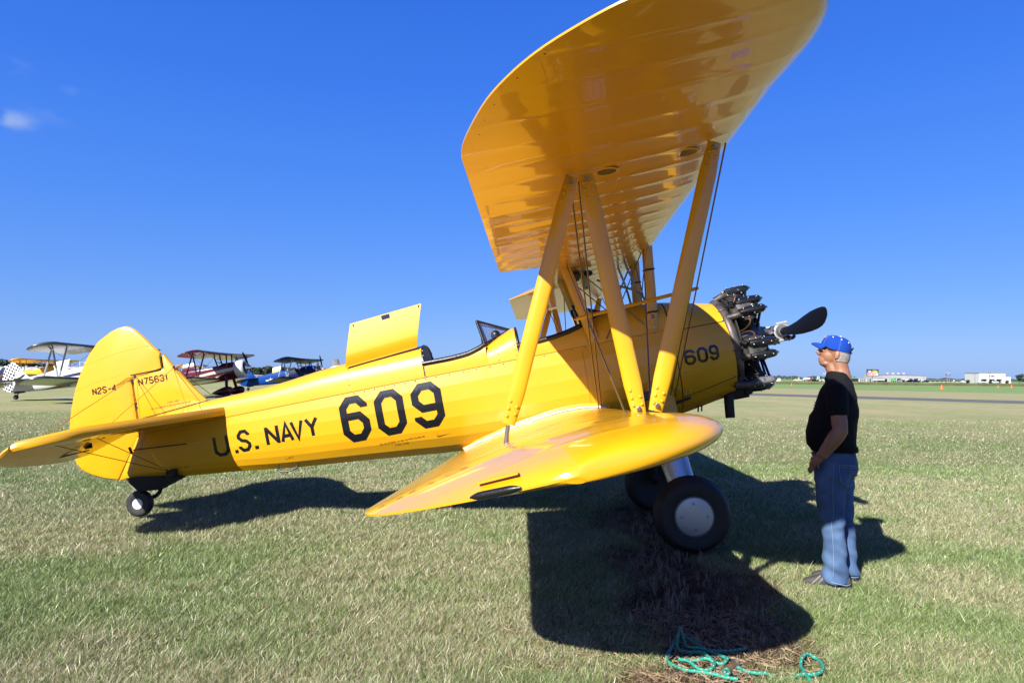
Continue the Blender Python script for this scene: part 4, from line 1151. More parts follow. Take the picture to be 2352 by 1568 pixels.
# one cylinder standing up (towards z), then copied round the case
mb = MB()
prof = [(.20, .082), (.225, .082), (.23, .07)]
r = .24
while r < .405: prof += [(r, .068), (r + .002, .092), (r + .006, .092), (r + .008, .068)]; r += .0145
mb.lathe((1.02, 0, 0), (0, 0, 1), prof, 28)
p_bar = mb.mesh('cylinder', M_fin, 30)
mb = MB(); prof = []
r = .405
for k in range(7):
    w = [.108, .115, .118, .112, .10, .085, .065][k]; prof += [(r, w - .022), (r + .002, w), (r + .007, w), (r + .009, w - .022)]; r += .016
prof += [(r, .05), (r + .006, .0)]
mb.lathe((1.02, 0, 0), (0, 0, 1), prof, 28)
p_head = mb.mesh('cylinder_head', mat('dark head casting', (.12, .115, .11), .45, .55, var=.5, vscale=18), 30)
def rocker(sd, silver):
    m = MB(); rings = []
    for x, hh, ww, zz in ((.935, .012, .012, .50), (.945, .032, .03, .50), (.98, .038, .036, .502), (1.05, .042, .040, .505), (1.10, .04, .04, .506), (1.155, .034, .036, .508), (1.18, .022, .026, .51), (1.188, .006, .008, .51)):
        rings.append([(x, sd * .062 + ww * math.copysign(abs(math.cos(a)) ** .6, math.cos(a)), zz + hh * math.copysign(abs(math.sin(a)) ** .6, math.sin(a))) for a in [2 * PI * (k + .5) / 16 for k in range(16)]])
    m.loft(rings); return m.mesh('rocker_box', M_box if silver else M_blkp, 45)
p_rk = {(-1, 0): rocker(-1, 0), (1, 0): rocker(1, 0), (-1, 1): rocker(-1, 1), (1, 1): rocker(1, 1)}
mb = MB()
for sd in (-1, 1):
    for x, dz in ((.97, .045), (1.06, .05), (1.14, .046)): mb.ball((x, sd * .062, .50 + dz), .010, 7, 5)
    mb.lathe((1.19, sd * .062, .51), (1, 0, 0), [(-.02, .012), (.012, .011)], 8); mb.lathe((1.07, sd * .10, .505), (0, sd, 0), [(-.01, .014), (.012, .012)], 8)
    for x, dz in ((.96, -.03), (1.02, -.035), (1.10, -.03)): mb.ball((x, sd * .103, .50 + dz), .009, 7, 5)
p_bolt = mb.mesh('cover_bolt', M_steel, 60)
mb = MB()
for sd in (-1, 1):
    mb.tube([(1.155, sd * .032, .22), (1.145, sd * .055, .48)], .0135, 8); mb.tube([(1.157, sd * .031, .215), (1.156, sd * .033, .25)], .02, 8); mb.tube([(1.146, sd * .054, .455), (1.145, sd * .055, .485)], .018, 8)
p_push = mb.mesh('pushrod_tube', M_blkp, 60)
mb = MB(); mb.tube(smooth_pts([(.86, .05, .26), (.86, .085, .32), (.88, .09, .42), (.93, .06, .49)], 6), .026, 10); p_int = mb.mesh('intake_pipe', M_blkp, 60)
mb = MB(); mb.tube(smooth_pts([(.955, -.06, .475), (.90, -.065, .47), (.86, -.06, .455), (.83, -.05, .445)], 5), .034, 12); mb.tube([(.958, -.06, .475), (.945, -.06, .475)], .043, 10); p_stub = mb.mesh('exhaust_stub', M_exh, 60)
mb = MB()
for sd in (-1, 1):
    mb.lathe((1.02, sd * .10, .44), (0, sd, .25), [(0, .012), (.02, .014), (.035, .009), (.05, .007)], 8)
    mb.tube(smooth_pts([(1.02, sd * .145, .452), (1.0, sd * .165, .42), (.96, sd * .15, .34), (.90, sd * .10, .26)], 6), .006, 6)
p_ign = mb.mesh('ignition_lead', M_cop, 60)
mb = MB(); mb.box((1.09, 0, .42), (.05, .05, .03)); mb.tube([(1.10, -.04, .43), (1.10, .04, .43)], .008, 6); mb.box((.95, 0, .505), (.04, .06, .02)); mb.ball((1.08, 0, .50), .02, 8, 6); p_sm = mb.mesh('oil_fitting', M_box, 60)
for k in range(7):
    ang = 2 * PI * k / 7
    silver = k % 2 == 0
    for me_ in (p_bar, p_head, p_rk[(-1, 0)], p_rk[(1, 1 if k in (0, 3, 5) else 0)], p_bolt, p_push, p_int, p_stub, p_ign, p_sm):
        o = link(me_.name.split('.')[0], me_, eng); o.matrix_basis = Matrix.Translation((0, 0, EZ)) @ rot_x(ang)
# exhaust collector ring and tail pipe
mb = MB()
pts = []; rad = []
for i in range(56):
    a = math.radians(8 + 328 * i / 55)   # from the top round the starboard side
    pts.append(V(.825 - .015 * math.cos(a), math.sin(a) * .435, EZ - .02 + math.cos(a) * .435)); rad.append(.046 + .010 * math.sin(math.radians(180 * i / 55)))
mb.tube(pts, rad, 14)
for i in (6, 15, 24, 33, 42): torus_ring(mb, pts[i], pts[i + 1] - pts[i - 1], rad[i] + .002, .009, 20, 6)
mb.build('exhaust_collector', M_exh, eng, 60)
mb = MB(); mb.tube(smooth_pts([V(.82, .12, EZ - .43), V(.78, .17, EZ - .47), V(.735, .19, .88), V(.715, .20, .78), V(.70, .205, .675)], 5), [.05] * 6 + [.05, .049, .049, .049, .049, .049, .049, .049, .048, .048, .048, .048, .048, .047, .047], 14, .75); mb.build('tail_pipe', mat('sooty pipe', (.018, .015, .014), .55, .4), eng, 60)
mb = MB(); mb.box(V(.80, .12, .92), (.16, .18, .12)); mb.box(V(.86, 0, .90), (.2, .2, .14)); mb.lathe(V(.93, .16, .93), (0, 0, -1), [(0, .05), (.06, .05), (.07, .03)], 14); mb.tube(smooth_pts([V(.80, .25, 1.0), V(.95, .24, .95), V(1.0, .18, .97)], 5), .03, 10); mb.build('carburettor_air_box', M_dark, eng, 40)
mb = MB(); mb.tube(smooth_pts([V(.78, .33, .99), V(.9, .31, .97), V(1.0, .28, .99)], 5), .035, 10); mb.build('oil_sump', M_exh, eng, 60)
# propeller
PA = 0.055
pr = MB()
d = V(0, math.cos(PA), math.sin(PA))
pr.lathe(Vector((1.395, 0, EZ)) - d * .20, d, [(0, .052), (.03, .066), (.05, .07), (.16, .08), (.2, .085), (.24, .08), (.35, .07), (.37, .066), (.40, .052)], 24)
pr.lathe((1.33, 0, EZ), (1, 0, 0), [(0, .07), (.02, .085), (.06, .085), (.12, .07), (.14, .045), (.165, .04), (.17, 0)], 20)
prop = pr.build('propeller', M_hub, main, 40)
for q, nm in ((PA, 0), (PA + PI, 1)):
    prop_blade(q, 1.245, .215, EZ, 1.395).build('propeller_blade', M_prop, prop, 40)
mb = MB()
for sg in (1, -1):
    torus_ring(mb, Vector((1.395, 0, EZ)) + d * (.155 * sg), d, .076, .010, 28, 8)
    for q in (-1, 1): 
        c = Vector((1.395, 0, EZ)) + d * (.155 * sg) + Vector((0, 0, .085 * q)); mb.tube([c + Vector((-.05, 0, 0)), c + Vector((.05, 0, 0))], .013, 8); mb.tube([c + Vector((.045, 0, 0)), c + Vector((.06, 0, 0))], .018, 6)
mb.build('blade_clamp', mat('pale clamp metal', (.45, .46, .47), .4, .3), prop, 60)
mb = MB()
for sg in (1, -1):
    c = Vector((1.41, 0, EZ)) + d * (.20 * sg); mb.tube(smooth_pts([c + Vector((.01, 0, -.06)), c + d * (.05 * sg) + Vector((.03, 0, -.085)), c + d * (.11 * sg) + Vector((.03, 0, -.075))], 5), .018, 8)
mb.build('counterweight', M_blkp, prop, 60)
# ------------------------------------------------------------------ background: other aircraft
def hor(u): return 1503.9 + .0091 * (u - 2048)
def wx(u, D): return (u - 2048) / 2731 * D
def wz(u, v, D): return CAMH + (hor(u) - v) / 2731 * D

def simple_biplane(label, px, pz, yaw, sp, group=None):
    r = thing('biplane', label, 'airplane', group=group, matrix=body_matrix(px, pz, yaw, PITCH))
    r['offset'] = OFF
    F, Wm, Sm = sp['fus'], sp['wing'], sp['strut']
    xe = .80 if not sp.get('ring') else .55
    mb = MB()
    for sd in (1, -1):
        xs = [-5.55, -5.26, -4.9, -4.3, -3.6, -2.9, -2.2, -1.56, -.55, -.2, .25, xe]
        mb.loft([[V(x, sd * s, z if not (-2.2 < x < -1.5 or -1.2 < x < -.5) else min(z, 1.80)) for s, z in section(x)[::2] + [section(x)[-1]]] for x in xs], False)
    mb.add([V(xe, s, z) for s, z in section(xe)[::2] + [section(xe)[-1]]] + [V(xe, -s, z) for s, z in reversed(section(xe)[::2][1:])], [tuple(range(len(section(xe)[::2]) * 2))])
    fu = mb.build('fuselage', F, r, 50)
    for nm, W in (('upper_wing', UP), ('lower_wing', LO)):
        for sd in (1, -1):
            wing_panel(W, 0.0 if W is UP else .38, max(t[0] for t in W['le']), sd, False).build(nm, Wm, r, 40)
    mb = MB(); slab(mb, fin_outline(), .06); mb.build('fin', sp.get('fin', F), r)
    mb = MB(); slab(mb, rudder_outline(), .06); mb.build('rudder', sp.get('rud', F), r)
    for sd in (1, -1):
        mb = MB(); slab(mb, [(x, sd * s) for x, s in stab_o], .08, 'z', fn=lambda x, y, o: V(x, y, ZS + o)); mb.build('stabilizer', sp.get('stab', Wm), r)
        mb = MB(); slab(mb, [(x, sd * s) for x, s in ((-5.285, .1), (-5.285, 2.02), (-5.45, 1.97), (-5.6, 1.7), (-5.7, 1.0), (-5.68, .36))], .055, 'z', fn=lambda x, y, o: V(x, y, ZS + o + (x + 5.285) * .45)); mb.build('elevator', sp.get('stab', Wm), r)
        for a, b in (('rear_t', 'rear_b'), ('diag_t', 'diag_b'), ('front_t', 'front_b')):
            mb = MB(); strut(mb, ST[a], ST[b], sd, .10, .5, 8); mb.build('interplane_strut', Sm, r, 60)
        for a, b in CAB.values():
            mb = MB(); strut(mb, a, b, sd, .10, .5, 8); mb.build('cabane_strut', Sm, r, 60)
        mb = MB(); wire(mb, (-.66, SY, 2.4), (-.55, .45, 1.02), sd, .008, 4); mb.build('brace_wire', M_wire, r); mb = MB(); wire(mb, (-.60, .45, 2.44), (-.6, SY, 1.10), sd, .008, 4); mb.build('brace_wire', M_wire, r)
        mb = MB(); mb.tube([V(0, sd * .52, 1.03), V(0, sd * .78, .3)], [.11, .10], 10, .5); mb.build('gear_leg', sp.get('leg', F), r, 60)
        t = MB(); t.lathe(V(0, sd * .96, 0), (0, -sd, 0), [(-.1, .2), (-.11, .3), (-.05, RW), (.05, RW), (.11, .3), (.1, .2)], 20); ty = t.build('tyre', M_tyre, r)
        t = MB(); t.lathe(V(0, sd * .96, 0), (0, -sd, 0), [(.09, .17), (.115, .16), (.12, 0)], 16, False); t.build('hub_cap', sp.get('cap', M_sil), ty)
        if sp.get('pants'):
            t = MB(); rings = []
            for x, hh, w in ((-.95, .02, .01), (-.8, .09, .05), (-.5, .19, .12), (-.15, .27, .17), (.15, .28, .18), (.34, .22, .15), (.44, .12, .09), (.47, .02, .01)):
                rings.append([V(x, sd * .96 + w * math.cos(a), .06 + hh * math.sin(a)) for a in [2 * PI * k / 14 for k in range(14)]])
            t.loft(rings); t.build('wheel_fairing', sp['pants'], r, 60)
    t = MB(); t.lathe(V(-5.387, .05, .935), (0, 1, 0), [(0, .06), (.01, .13), (.05, .138), (.09, .13), (.1, .06)], 16); t.build('tail_wheel', M_tyre, r)
    t = MB(); t.loft([[V(-5.42, s, z) for s, z in ((-.06, 1.215), (.06, 1.215), (.05, 1.12), (-.05, 1.12))], [V(-4.9, s, z) for s, z in ((-.09, 1.15), (.09, 1.15), (.08, 1.08), (-.08, 1.08))]]); t.tube([V(-5.2, 0, 1.12), V(-5.387, 0, .94)], .03, 6); t.build('tail_boot', M_boot, r)
    # engine
    if sp.get('ring'):
        t = MB(); t.lathe((0, 0, EZ), (1, 0, 0), [(.50, .50), (.70, .565), (.98, .565), (1.10, .52), (1.14, .46), (1.12, .41), (1.0, .40), (.9, .40)], 32, False); t.build('cowl_ring', sp['ring'], r, 50)
        t = MB(); t.lathe((0, 0, EZ), (1, 0, 0), [(1.0, .40), (1.05, .25), (1.15, .2), (1.2, .02)], 24, False); en = t.build('engine', M_dark, r)
        for k in range(7):
            t = MB(); a = 2 * PI * k / 7; dd = Vector((0, -math.sin(a), math.cos(a))); t.lathe(Vector((1.02, 0, EZ)) + dd * .15, dd, [(0, .07), (.24, .07), (.245, .02)], 10); t.build('cylinder', M_fin, en)
        t = MB(); t.lathe((1.15, 0, EZ), (1, 0, 0), [(0, .20), (.10, .20), (.22, .17), (.33, .10), (.38, .03), (.385, 0)], 24); t.build('spinner', mat('polished spinner', (.8, .8, .82), .08, 1.0), r, 60)
    else:
        t = MB(); t.lathe((0, 0, EZ), (1, 0, 0), [(.78, .3), (.85, .27), (1.12, .22), (1.2, .14), (1.28, .09), (1.4, .06)], 18); en = t.build('engine', M_case, r)
        for k in range(7):
            a = 2 * PI * k / 7; dd = Vector((0, -math.sin(a), math.cos(a))); tn = Vector((0, math.cos(a), math.sin(a)))
            t = MB(); t.lathe(Vector((1.02, 0, EZ)) + dd * .2, dd, [(0, .08), (.2, .08), (.21, .11), (.30, .10), (.32, .06)], 10); t.build('cylinder', M_fin, en)
            for q in (-1, 1):
                t = MB(); t.ball(Vector((1.07, 0, EZ)) + dd * .52 + tn * (.06 * q), (.12, .04, .04), 8, 6); t.build('rocker_box', M_blkp, en)
    pm = sp.get('prop', M_prop); hubx = 1.40
    t = MB(); t.lathe((hubx - .06, 0, EZ), (1, 0, 0), [(0, .07), (.12, .07), (.15, .03)], 12); ph = t.build('propeller', M_hub, r)
    for q in (sp.get('pa', 1.2), sp.get('pa', 1.2) + PI): prop_blade(q, 1.24, .17, EZ, hubx).build('propeller_blade', pm, ph, 50)
    # windshields and cockpit padding
    for xa, xb, xf in ((-1.58, -1.53, -1.26), (-.60, -.56, -.30)):
        t = MB()
        for q in (1, -1):
            t.tube([V(xa, q * .17, 2.10), V(xb, q * .28, 1.83)], .014, 6); t.tube([V(xa, q * .17, 2.10), V(xf, q * .06, 1.95)], .014, 6)
        t.tube([V(xa, .17, 2.10), V(xa, -.17, 2.10)], .014, 6); t.build('windshield', sp.get('trim', M_blk), r)
    for xa, xb in ((-2.17, -1.55), (-1.2, -.55)):
        t = MB()
        for q in (1, -1): t.tube([V(x, q * .335, 1.80) for x in (xa, (xa + xb) / 2, xb)], .03, 6)
        t.box(V((xa + xb) / 2, 0, 1.76), (xb - xa, .6, .06)); t.build('cockpit_opening', M_dark, r)
    if sp.get('lid'):
        t = MB(); rings = [[V(x + .12 * k, .26 - .10 * k * k, 1.88 + .46 * k) for x in (-2.95, -2.2)] for k in (0, .25, .5, .75, 1)]
        t.loft(rings, False); t.loft([[q + Vector((0, .01, 0)) for q in rr] for rr in rings], False); t.build('baggage_lid', sp['lid'], r, 50)
    return r
def side_band(parent, name, m, pts, lift=.02):
    """painted band on both sides: list of (x, z_low, z_high)"""
    for sd in (1, -1):
        mb = MB()
        mb.loft([[V(x, sd * (side_s(x, a + (b - a) * k / 3) + lift), a + (b - a) * k / 3) for k in range(4)] for x, a, b in pts], False)
        mb.build(name, m, parent)
def checker(name, c1, c2, sc):
    m = bpy.data.materials.new(name); m.use_nodes = True; n, l = m.node_tree.nodes, m.node_tree.links
    tc = n.new('ShaderNodeTexCoord'); mp = n.new('ShaderNodeMapping'); mp.inputs['Rotation'].default_value = (0, math.radians(8), 0); mp.inputs['Location'].default_value = (.03, .5, .02); mp.inputs['Scale'].default_value = (1, .0001, 1)
    ck = n.new('ShaderNodeTexChecker'); ck.inputs['Scale'].default_value = sc; ck.inputs['Color1'].default_value = (*c1, 1); ck.inputs['Color2'].default_value = (*c2, 1)
    l.new(tc.outputs['Object'], mp.inputs[0]); l.new(mp.outputs[0], ck.inputs['Vector']); l.new(ck.outputs[0], n['Principled BSDF'].inputs['Base Color']); n['Principled BSDF'].inputs['Roughness'].default_value = .35
    return m
P_white = mat('white airplane paint', (.56, .57, .60), .3, coat=.2)
P_grey = mat('silver grey wing paint', (.095, .10, .11), .25, .3, coat=.4)
P_navy = mat('dark blue stripe paint', (.012, .022, .075), .3)
P_maroon = mat('maroon airplane paint', (.095, .005, .014), .22, coat=.4)
P_cream = mat('cream airplane paint', (.52, .49, .43), .3)
P_blue = mat('bright navy blue paint', (.0015, .045, .25), .5, spec=.12)
P_dblue = mat('dark navy blue paint', (.002, .012, .06), .45, spec=.2)
P_pale = mat('pale yellow paint', (.48, .46, .13), .35)
P_silv = mat('pale silver strut paint', (.33, .35, .38), .35, .3)
P_mst = mat('dark maroon strut paint', (.08, .006, .012), .3)
P_chk = checker('black and white checks', (.80, .80, .82), (.012, .014, .03), 9.0)
wb = simple_biplane('white biplane with a black and white checkered rudder, parked behind the yellow tail', -20.8, 36.1, math.radians(2), dict(fus=P_white, wing=P_grey, strut=P_silv, rud=P_chk, fin=P_white, stab=P_grey, lid=P_white, trim=P_white, leg=P_white))
side_band(wb, 'blue_stripe', P_navy, [(-3.6, 1.44, 1.45), (-2.8, 1.42, 1.50), (-1.6, 1.38, 1.52), (0, 1.34, 1.53), (.7, 1.34, 1.52)])
side_band(wb, 'red_stripe', mat('dark red stripe paint', (.10, .006, .012), .3), [(-3.9, 1.03, 1.04), (-3.0, .96, 1.06), (-1.6, .88, 1.10), (.5, .86, 1.10)])
mb = MB(); mb.prism([V(x, .036, z) for x, z in ((-5.24, 1.78), (-5.0, 1.80), (-4.75, 1.95), (-4.66, 2.04), (-4.82, 2.02), (-5.0, 1.93), (-5.24, 1.9))], (0, -.002, 0)); mb.build('fin_swoosh', M_blk, wb)
mr = simple_biplane('maroon biplane with white engine cowl, chrome spinner and streamlined wheel covers', -18.59, 45.56, math.radians(0), dict(fus=P_maroon, wing=P_maroon, strut=P_mst, ring=P_white, pants=P_mst, leg=P_mst, stab=P_maroon, lid=P_maroon, pa=.9))
side_band(mr, 'white_stripe', P_cream, [(-3.2, 1.30, 1.36), (-2.2, 1.30, 1.42), (-1.0, 1.32, 1.50), (.0, 1.34, 1.54), (.52, 1.34, 1.54)])
bl = simple_biplane('blue navy biplane with a white star on its side and pale yellow open lid', -17.6, 59.7, math.radians(2), dict(fus=P_blue, wing=P_dblue, strut=P_silv, stab=P_dblue, lid=P_pale, pa=1.45, leg=P_dblue))
mb = MB(); cx, cz = -3.15, 1.33
def on_bl(x, z, lift=.012): return V(x, side_s(x, z) + lift, z)
star = []
for k in range(10):
    a = PI / 2 + k * PI / 5; rr = .21 if k % 2 == 0 else .085; star.append(on_bl(cx + rr * math.cos(a), cz + rr * math.sin(a), .014))
mb.add(star + [on_bl(cx, cz, .02)], [(k, (k + 1) % 10, 10) for k in range(10)])
for sg in (-1, 1):
    x0, x1 = cx + sg * .19, cx + sg * .46; mb.add([on_bl(x0, cz - .05, .01), on_bl(x1, cz - .05, .01), on_bl(x1, cz + .065, .01), on_bl(x0, cz + .065, .01)], [(0, 1, 2, 3)])
mb.build('star_insignia', P_white, bl)
side_band(bl, 'dark_panel', P_dblue, [(-1.5, 1.0, 1.78), (.2, 1.0, 1.78), (.75, 1.1, 1.65)])
mb = MB(); mb.lathe(V(-.0, side_s(0, 1.35) + .004, 1.35), (0, -1, 0), [(0, .22), (.01, .22)], 20); mb.build('round_emblem', P_pale, bl)
P_y2 = mat('orange yellow wing paint', (.80, .36, .012), .25, coat=.3)
y_spec = dict(fus=M_met, wing=P_y2, strut=P_y2, stab=P_y2, rud=P_navy, pa=.5)
simple_biplane('yellow biplane with dark rudder standing in the row beyond the white one', -51.0, 76.0, math.radians(3), y_spec, 'yellow biplanes in the row behind')
simple_biplane('distant yellow biplane whose wings show to the left of the maroon one', -55.4, 120.0, math.radians(3), dict(fus=M_met, wing=P_y2, strut=P_y2, pa=.5), 'yellow biplanes in the row behind')
simple_biplane('farthest yellow biplane, only its wing tip showing above the yellow fuselage near the lamp', -41.0, 152.0, math.radians(6), dict(fus=M_met, wing=P_y2, strut=P_y2, pa=.5), 'yellow biplanes in the row behind')

# ------------------------------------------------------------------ background: trees
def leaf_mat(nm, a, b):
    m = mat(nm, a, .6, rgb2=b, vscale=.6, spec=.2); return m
M_leaf = leaf_mat('dark green leaves', (.022, .038, .014), (.045, .065, .024))
M_leaf2 = leaf_mat('dusty green leaves', (.032, .048, .026), (.06, .075, .04))
M_bark = mat('brown bark', (.09, .065, .045), .9)
def crown_mesh(seed, n=900, q=.055):
    """unit crown: leaf clumps through an uneven volume of height 1, width 1"""
    r = random.Random(seed); mb = MB(); lobes = []
    for k in range(13):
        a = r.uniform(0, 2 * PI); h = r.uniform(.12, .92); d = r.uniform(.05, .36) * (1.05 - abs(h - .45))
        lobes.append((math.cos(a) * d, math.sin(a) * d, h, r.uniform(.12, .24)))
    for i in range(n):
        lx, ly, lz, lr = lobes[r.randrange(len(lobes))]
        v = Vector((r.gauss(0, 1), r.gauss(0, 1), r.gauss(0, 1))).normalized() * lr * r.uniform(.55, 1.05)
        c = Vector((lx, ly, lz)) + v; nrm = (v.normalized() + Vector((r.gauss(0, .5), r.gauss(0, .5), r.gauss(0, .5) + .2))).normalized()
        u = nrm.orthogonal().normalized(); w = nrm.cross(u); s = q * r.uniform(.6, 1.5); t = r.uniform(0, 6.28)
        u, w = u * math.cos(t) + w * math.sin(t), w * math.cos(t) - u * math.sin(t)
        mb.add([c - u * s, c + w * s * .6, c + u * s, c - w * s * .6], [(0, 1, 2, 3)])
    return mb
CROWNS = [crown_mesh(50 + k).mesh('crown', M_leaf, flat=True) for k in range(3)] + [crown_mesh(70 + k).mesh('crown', M_leaf2, flat=True) for k in range(2)]
def tree(label, x, y, h, w, k, group=None, base=.0):
    t = thing('tree', label, 'tree', (x, y, 0), R.uniform(0, 6.28), group)
    mb = MB(); th = h * .45
    mb.tube([(0, 0, 0), (.03 * h, 0, th * .5), (0, .02 * h, th)], [.035 * h, .028 * h, .016 * h], 8)
    for j in range(4):
        a = j * 1.6 + .3; mb.tube([(0, 0, th * (.5 + .1 * j)), (math.cos(a) * w * .28, math.sin(a) * w * .28, th * (.8 + .25 * j))], [.014 * h, .005 * h], 6)
    mb.build('trunk', M_bark, t)
    c = link('crown', CROWNS[k], t); c.location = (0, 0, h * (.10 + base)); c.scale = (w, w, h * (.92 - base))
    return t
ORD = 'first second third fourth fifth sixth seventh eighth ninth tenth eleventh twelfth thirteenth fourteenth fifteenth'.split()
LT = ['broad dark tree at the far left edge beyond the hangar'] + [None] * 40
for i in range(11):
    u = -40 + i * 27; D = 240 + R.uniform(-8, 20); hh = wz(u, (1437 if i < 2 else R.uniform(1447, 1458)), D)
    tree(ORD[i] + ' tree from the left in the dark row beyond the long white hangar', wx(u, D), D, hh, hh * R.uniform(1.2, 1.7), i % 3, 'trees beyond the white hangar')
for i in range(15):
    u = 935 + i * 17 + R.uniform(-5, 5); D = 330 + R.uniform(-15, 25)
    hh = wz(u, 1466 + abs(i - 8) * 1.2 + R.uniform(-3, 5), D); tree(ORD[i] + ' tree from the left in the row behind the maroon and blue biplanes', wx(u, D), D, hh, hh * R.uniform(1.1, 1.6), 3 + i % 2 if i % 3 else 0, 'trees behind the maroon and blue biplanes')
D = 300; u = 4078; hh = wz(u, 1500, D); tree('round dark tree at the right edge beside the white store', wx(u, D), D, hh + .4, 4.6, 1)
for (u, v, ww, lb) in ((3871, 1519, 2.8, 'small bush tree left of the white store'), (3962, 1521, 2.2, 'small tree in front of the white store openings'), (4028, 1524, 2.4, 'low tree between the white store and the round tree')):
    D = 330; hh = wz(u, v, D); tree(lb, wx(u, D), D, max(1.6, hh), ww, 2)
# far wood on the right horizon and weeds along the field edge
mb = MB()
for i in range(5200):
    u = R.uniform(2900, 4140); D = R.uniform(900, 1000)
    top = 4.2 + 2.6 * mnoise.noise(Vector((u * .021, 3, 0))) + 1.3 * mnoise.noise(Vector((u * .09, 7, 0)))
    if u > 3330: top *= .75
    z = top * math.sqrt(R.random()); s = R.uniform(.5, 1.2); x = wx(u, D); t = R.uniform(0, 3.1)
    mb.add([(x - s, D, z - s * .7), (x + s * math.cos(t), D + s * .6, z - s * .5), (x + s, D, z + s * .6), (x - s * .8, D - s * .5, z + s * .7)], [(0, 1, 2, 3)])
tag(mb.build('far_wood', leaf_mat('far wood leaves tinted with haze', (.09, .125, .115), (.12, .155, .14)), flat=True), 'far low line of woods on the horizon at the right', 'wood', kind='stuff')  # distance haze is mixed into the leaf colour, paler and bluer
mb = MB()
for i in range(9000):
    u = R.uniform(2850, 4300); D = R.uniform(186, 200); h = (.45 + .35 * mnoise.noise(Vector((u * .012, 1, 0))) + R.uniform(-.15, .25)); x = wx(u, D); w = R.uniform(.04, .14); lx = R.gauss(0, .12)
    mb.add([(x - w, D, -.05), (x + w, D + .1, -.05), (x + lx + w * .6, D, max(.1, h)), (x + lx - w * .6, D + .05, max(.1, h) * .93)], [(0, 1, 2, 3)])
tag(mb.build('weeds', mat('olive weeds', (.085, .10, .04), .8, rgb2=(.16, .155, .065), vscale=.35)), 'strip of tall olive weeds along the far edge of the field', 'weeds', kind='stuff')

# ------------------------------------------------------------------ background: buildings, signs, vehicles on the right
B_wall = mat('pale grey metal wall', (.36, .37, .39), .5, var=.08, vscale=.3)
B_wht = mat('white store wall', (.52, .52, .53), .6)
B_rib = mat('grey wall joint', (.30, .31, .33), .6)
B_roof = mat('pale metal roof', (.42, .43, .45), .4, .3)
B_brn = mat('brown shingle roof', (.20, .16, .14), .8)
B_dk = mat('dark opening', (.02, .022, .028), .5)
B_blue = mat('blue sign paint', (.02, .05, .38), .4)
B_red = mat('red sign paint', (.45, .03, .02), .5)
B_org = mat('orange plastic', (.80, .13, .03), .5)
B_grn = mat('green sign paint', (.05, .30, .06), .5)
B_blk = mat('near black sign paint', (.02, .03, .02), .5)
B_yel = mat('yellow print', (.70, .48, .05), .5)
B_post = mat('weathered pole', (.20, .19, .18), .8)
M_car = {'white': mat('white car paint', (.55, .55, .56), .25, coat=.3), 'black': mat('black car paint', (.012, .012, .014), .2, coat=.3), 'red': mat('red car paint', (.30, .02, .02), .25, coat=.3), 'blue': mat('blue car paint', (.03, .06, .22), .25, coat=.3), 'grey': mat('grey car paint', (.22, .23, .25), .3, coat=.3), 'green': mat('green truck paint', (.10, .50, .10), .3, coat=.3), 'silver': mat('silver car paint', (.5, .5, .52), .25, .6)}
M_win = mat('dark car window', (.03, .035, .04), .08)
D = 450.0
def car(label, u, D, colr, L=4.6, H=1.5, kind='car', group=None, z=0.0, flip=1):
    t = thing({'car': 'parked_car', 'van': 'van', 'pickup': 'pickup_truck'}[kind], label, {'car': 'car', 'van': 'van', 'pickup': 'pickup truck'}[kind], (wx(u, D), D, z), 0, group); f = flip
    mb = MB()
    prof = {'car': [(-.5, .22), (-.5, .55), (-.46, .62), (-.30, .66), (-.16, 1.0), (.16, 1.0), (.30, .68), (.47, .62), (.5, .5), (.5, .22)],
            'van': [(-.5, .2), (-.5, .62), (-.42, .70), (-.33, 1.0), (.49, 1.0), (.5, .2)],
            'pickup': [(-.5, .22), (-.5, .6), (-.28, .64), (-.18, 1.0), (.06, 1.0), (.09, .62), (.5, .6), (.5, .22)]}[kind]
    pts = [(f * x * L, -.85, zz * H) for x, zz in prof]
    mb.prism(pts, (0, 1.7, 0)); mb.build('body', M_car[colr], t)
    wp = {'car': [(-.27, .68), (-.15, .96), (.15, .96), (.27, .70)], 'van': [(-.38, .68), (-.31, .92), (-.12, .92), (-.12, .68)], 'pickup': [(-.25, .66), (-.17, .95), (.05, .95), (.07, .66)]}[kind]
    for yy in (-.856, .852):
        mb = MB(); mb.prism([(f * x * L, yy, zz * H) for x, zz in wp], (0, .004, 0)); mb.build('window', M_win, t)
    for x in (-.31, .31):
        for yy in (-.80, .62):
            mb = MB(); mb.lathe((x * L, yy, .33), (0, 1, 0), [(0, .2), (.01, .33), (.19, .33), (.2, .2)], 12); mb.build('wheel', M_tyre, t)
    return t
def pole(label, u, vtop, D, r=.14, cross=True, name='utility_pole'):
    t = thing(name, label, 'pole', (wx(u, D), D, 0)); h = wz(u, vtop, D)
    mb = MB(); mb.tube([(0, 0, 0), (0, 0, h)], [r, r * .7], 8); mb.build('shaft', B_post, t)
    if cross:
        mb = MB(); mb.box((0, 0, h - 1.0), (2.2, .15, .15)); mb.build('crossarm', B_post, t)
    return t
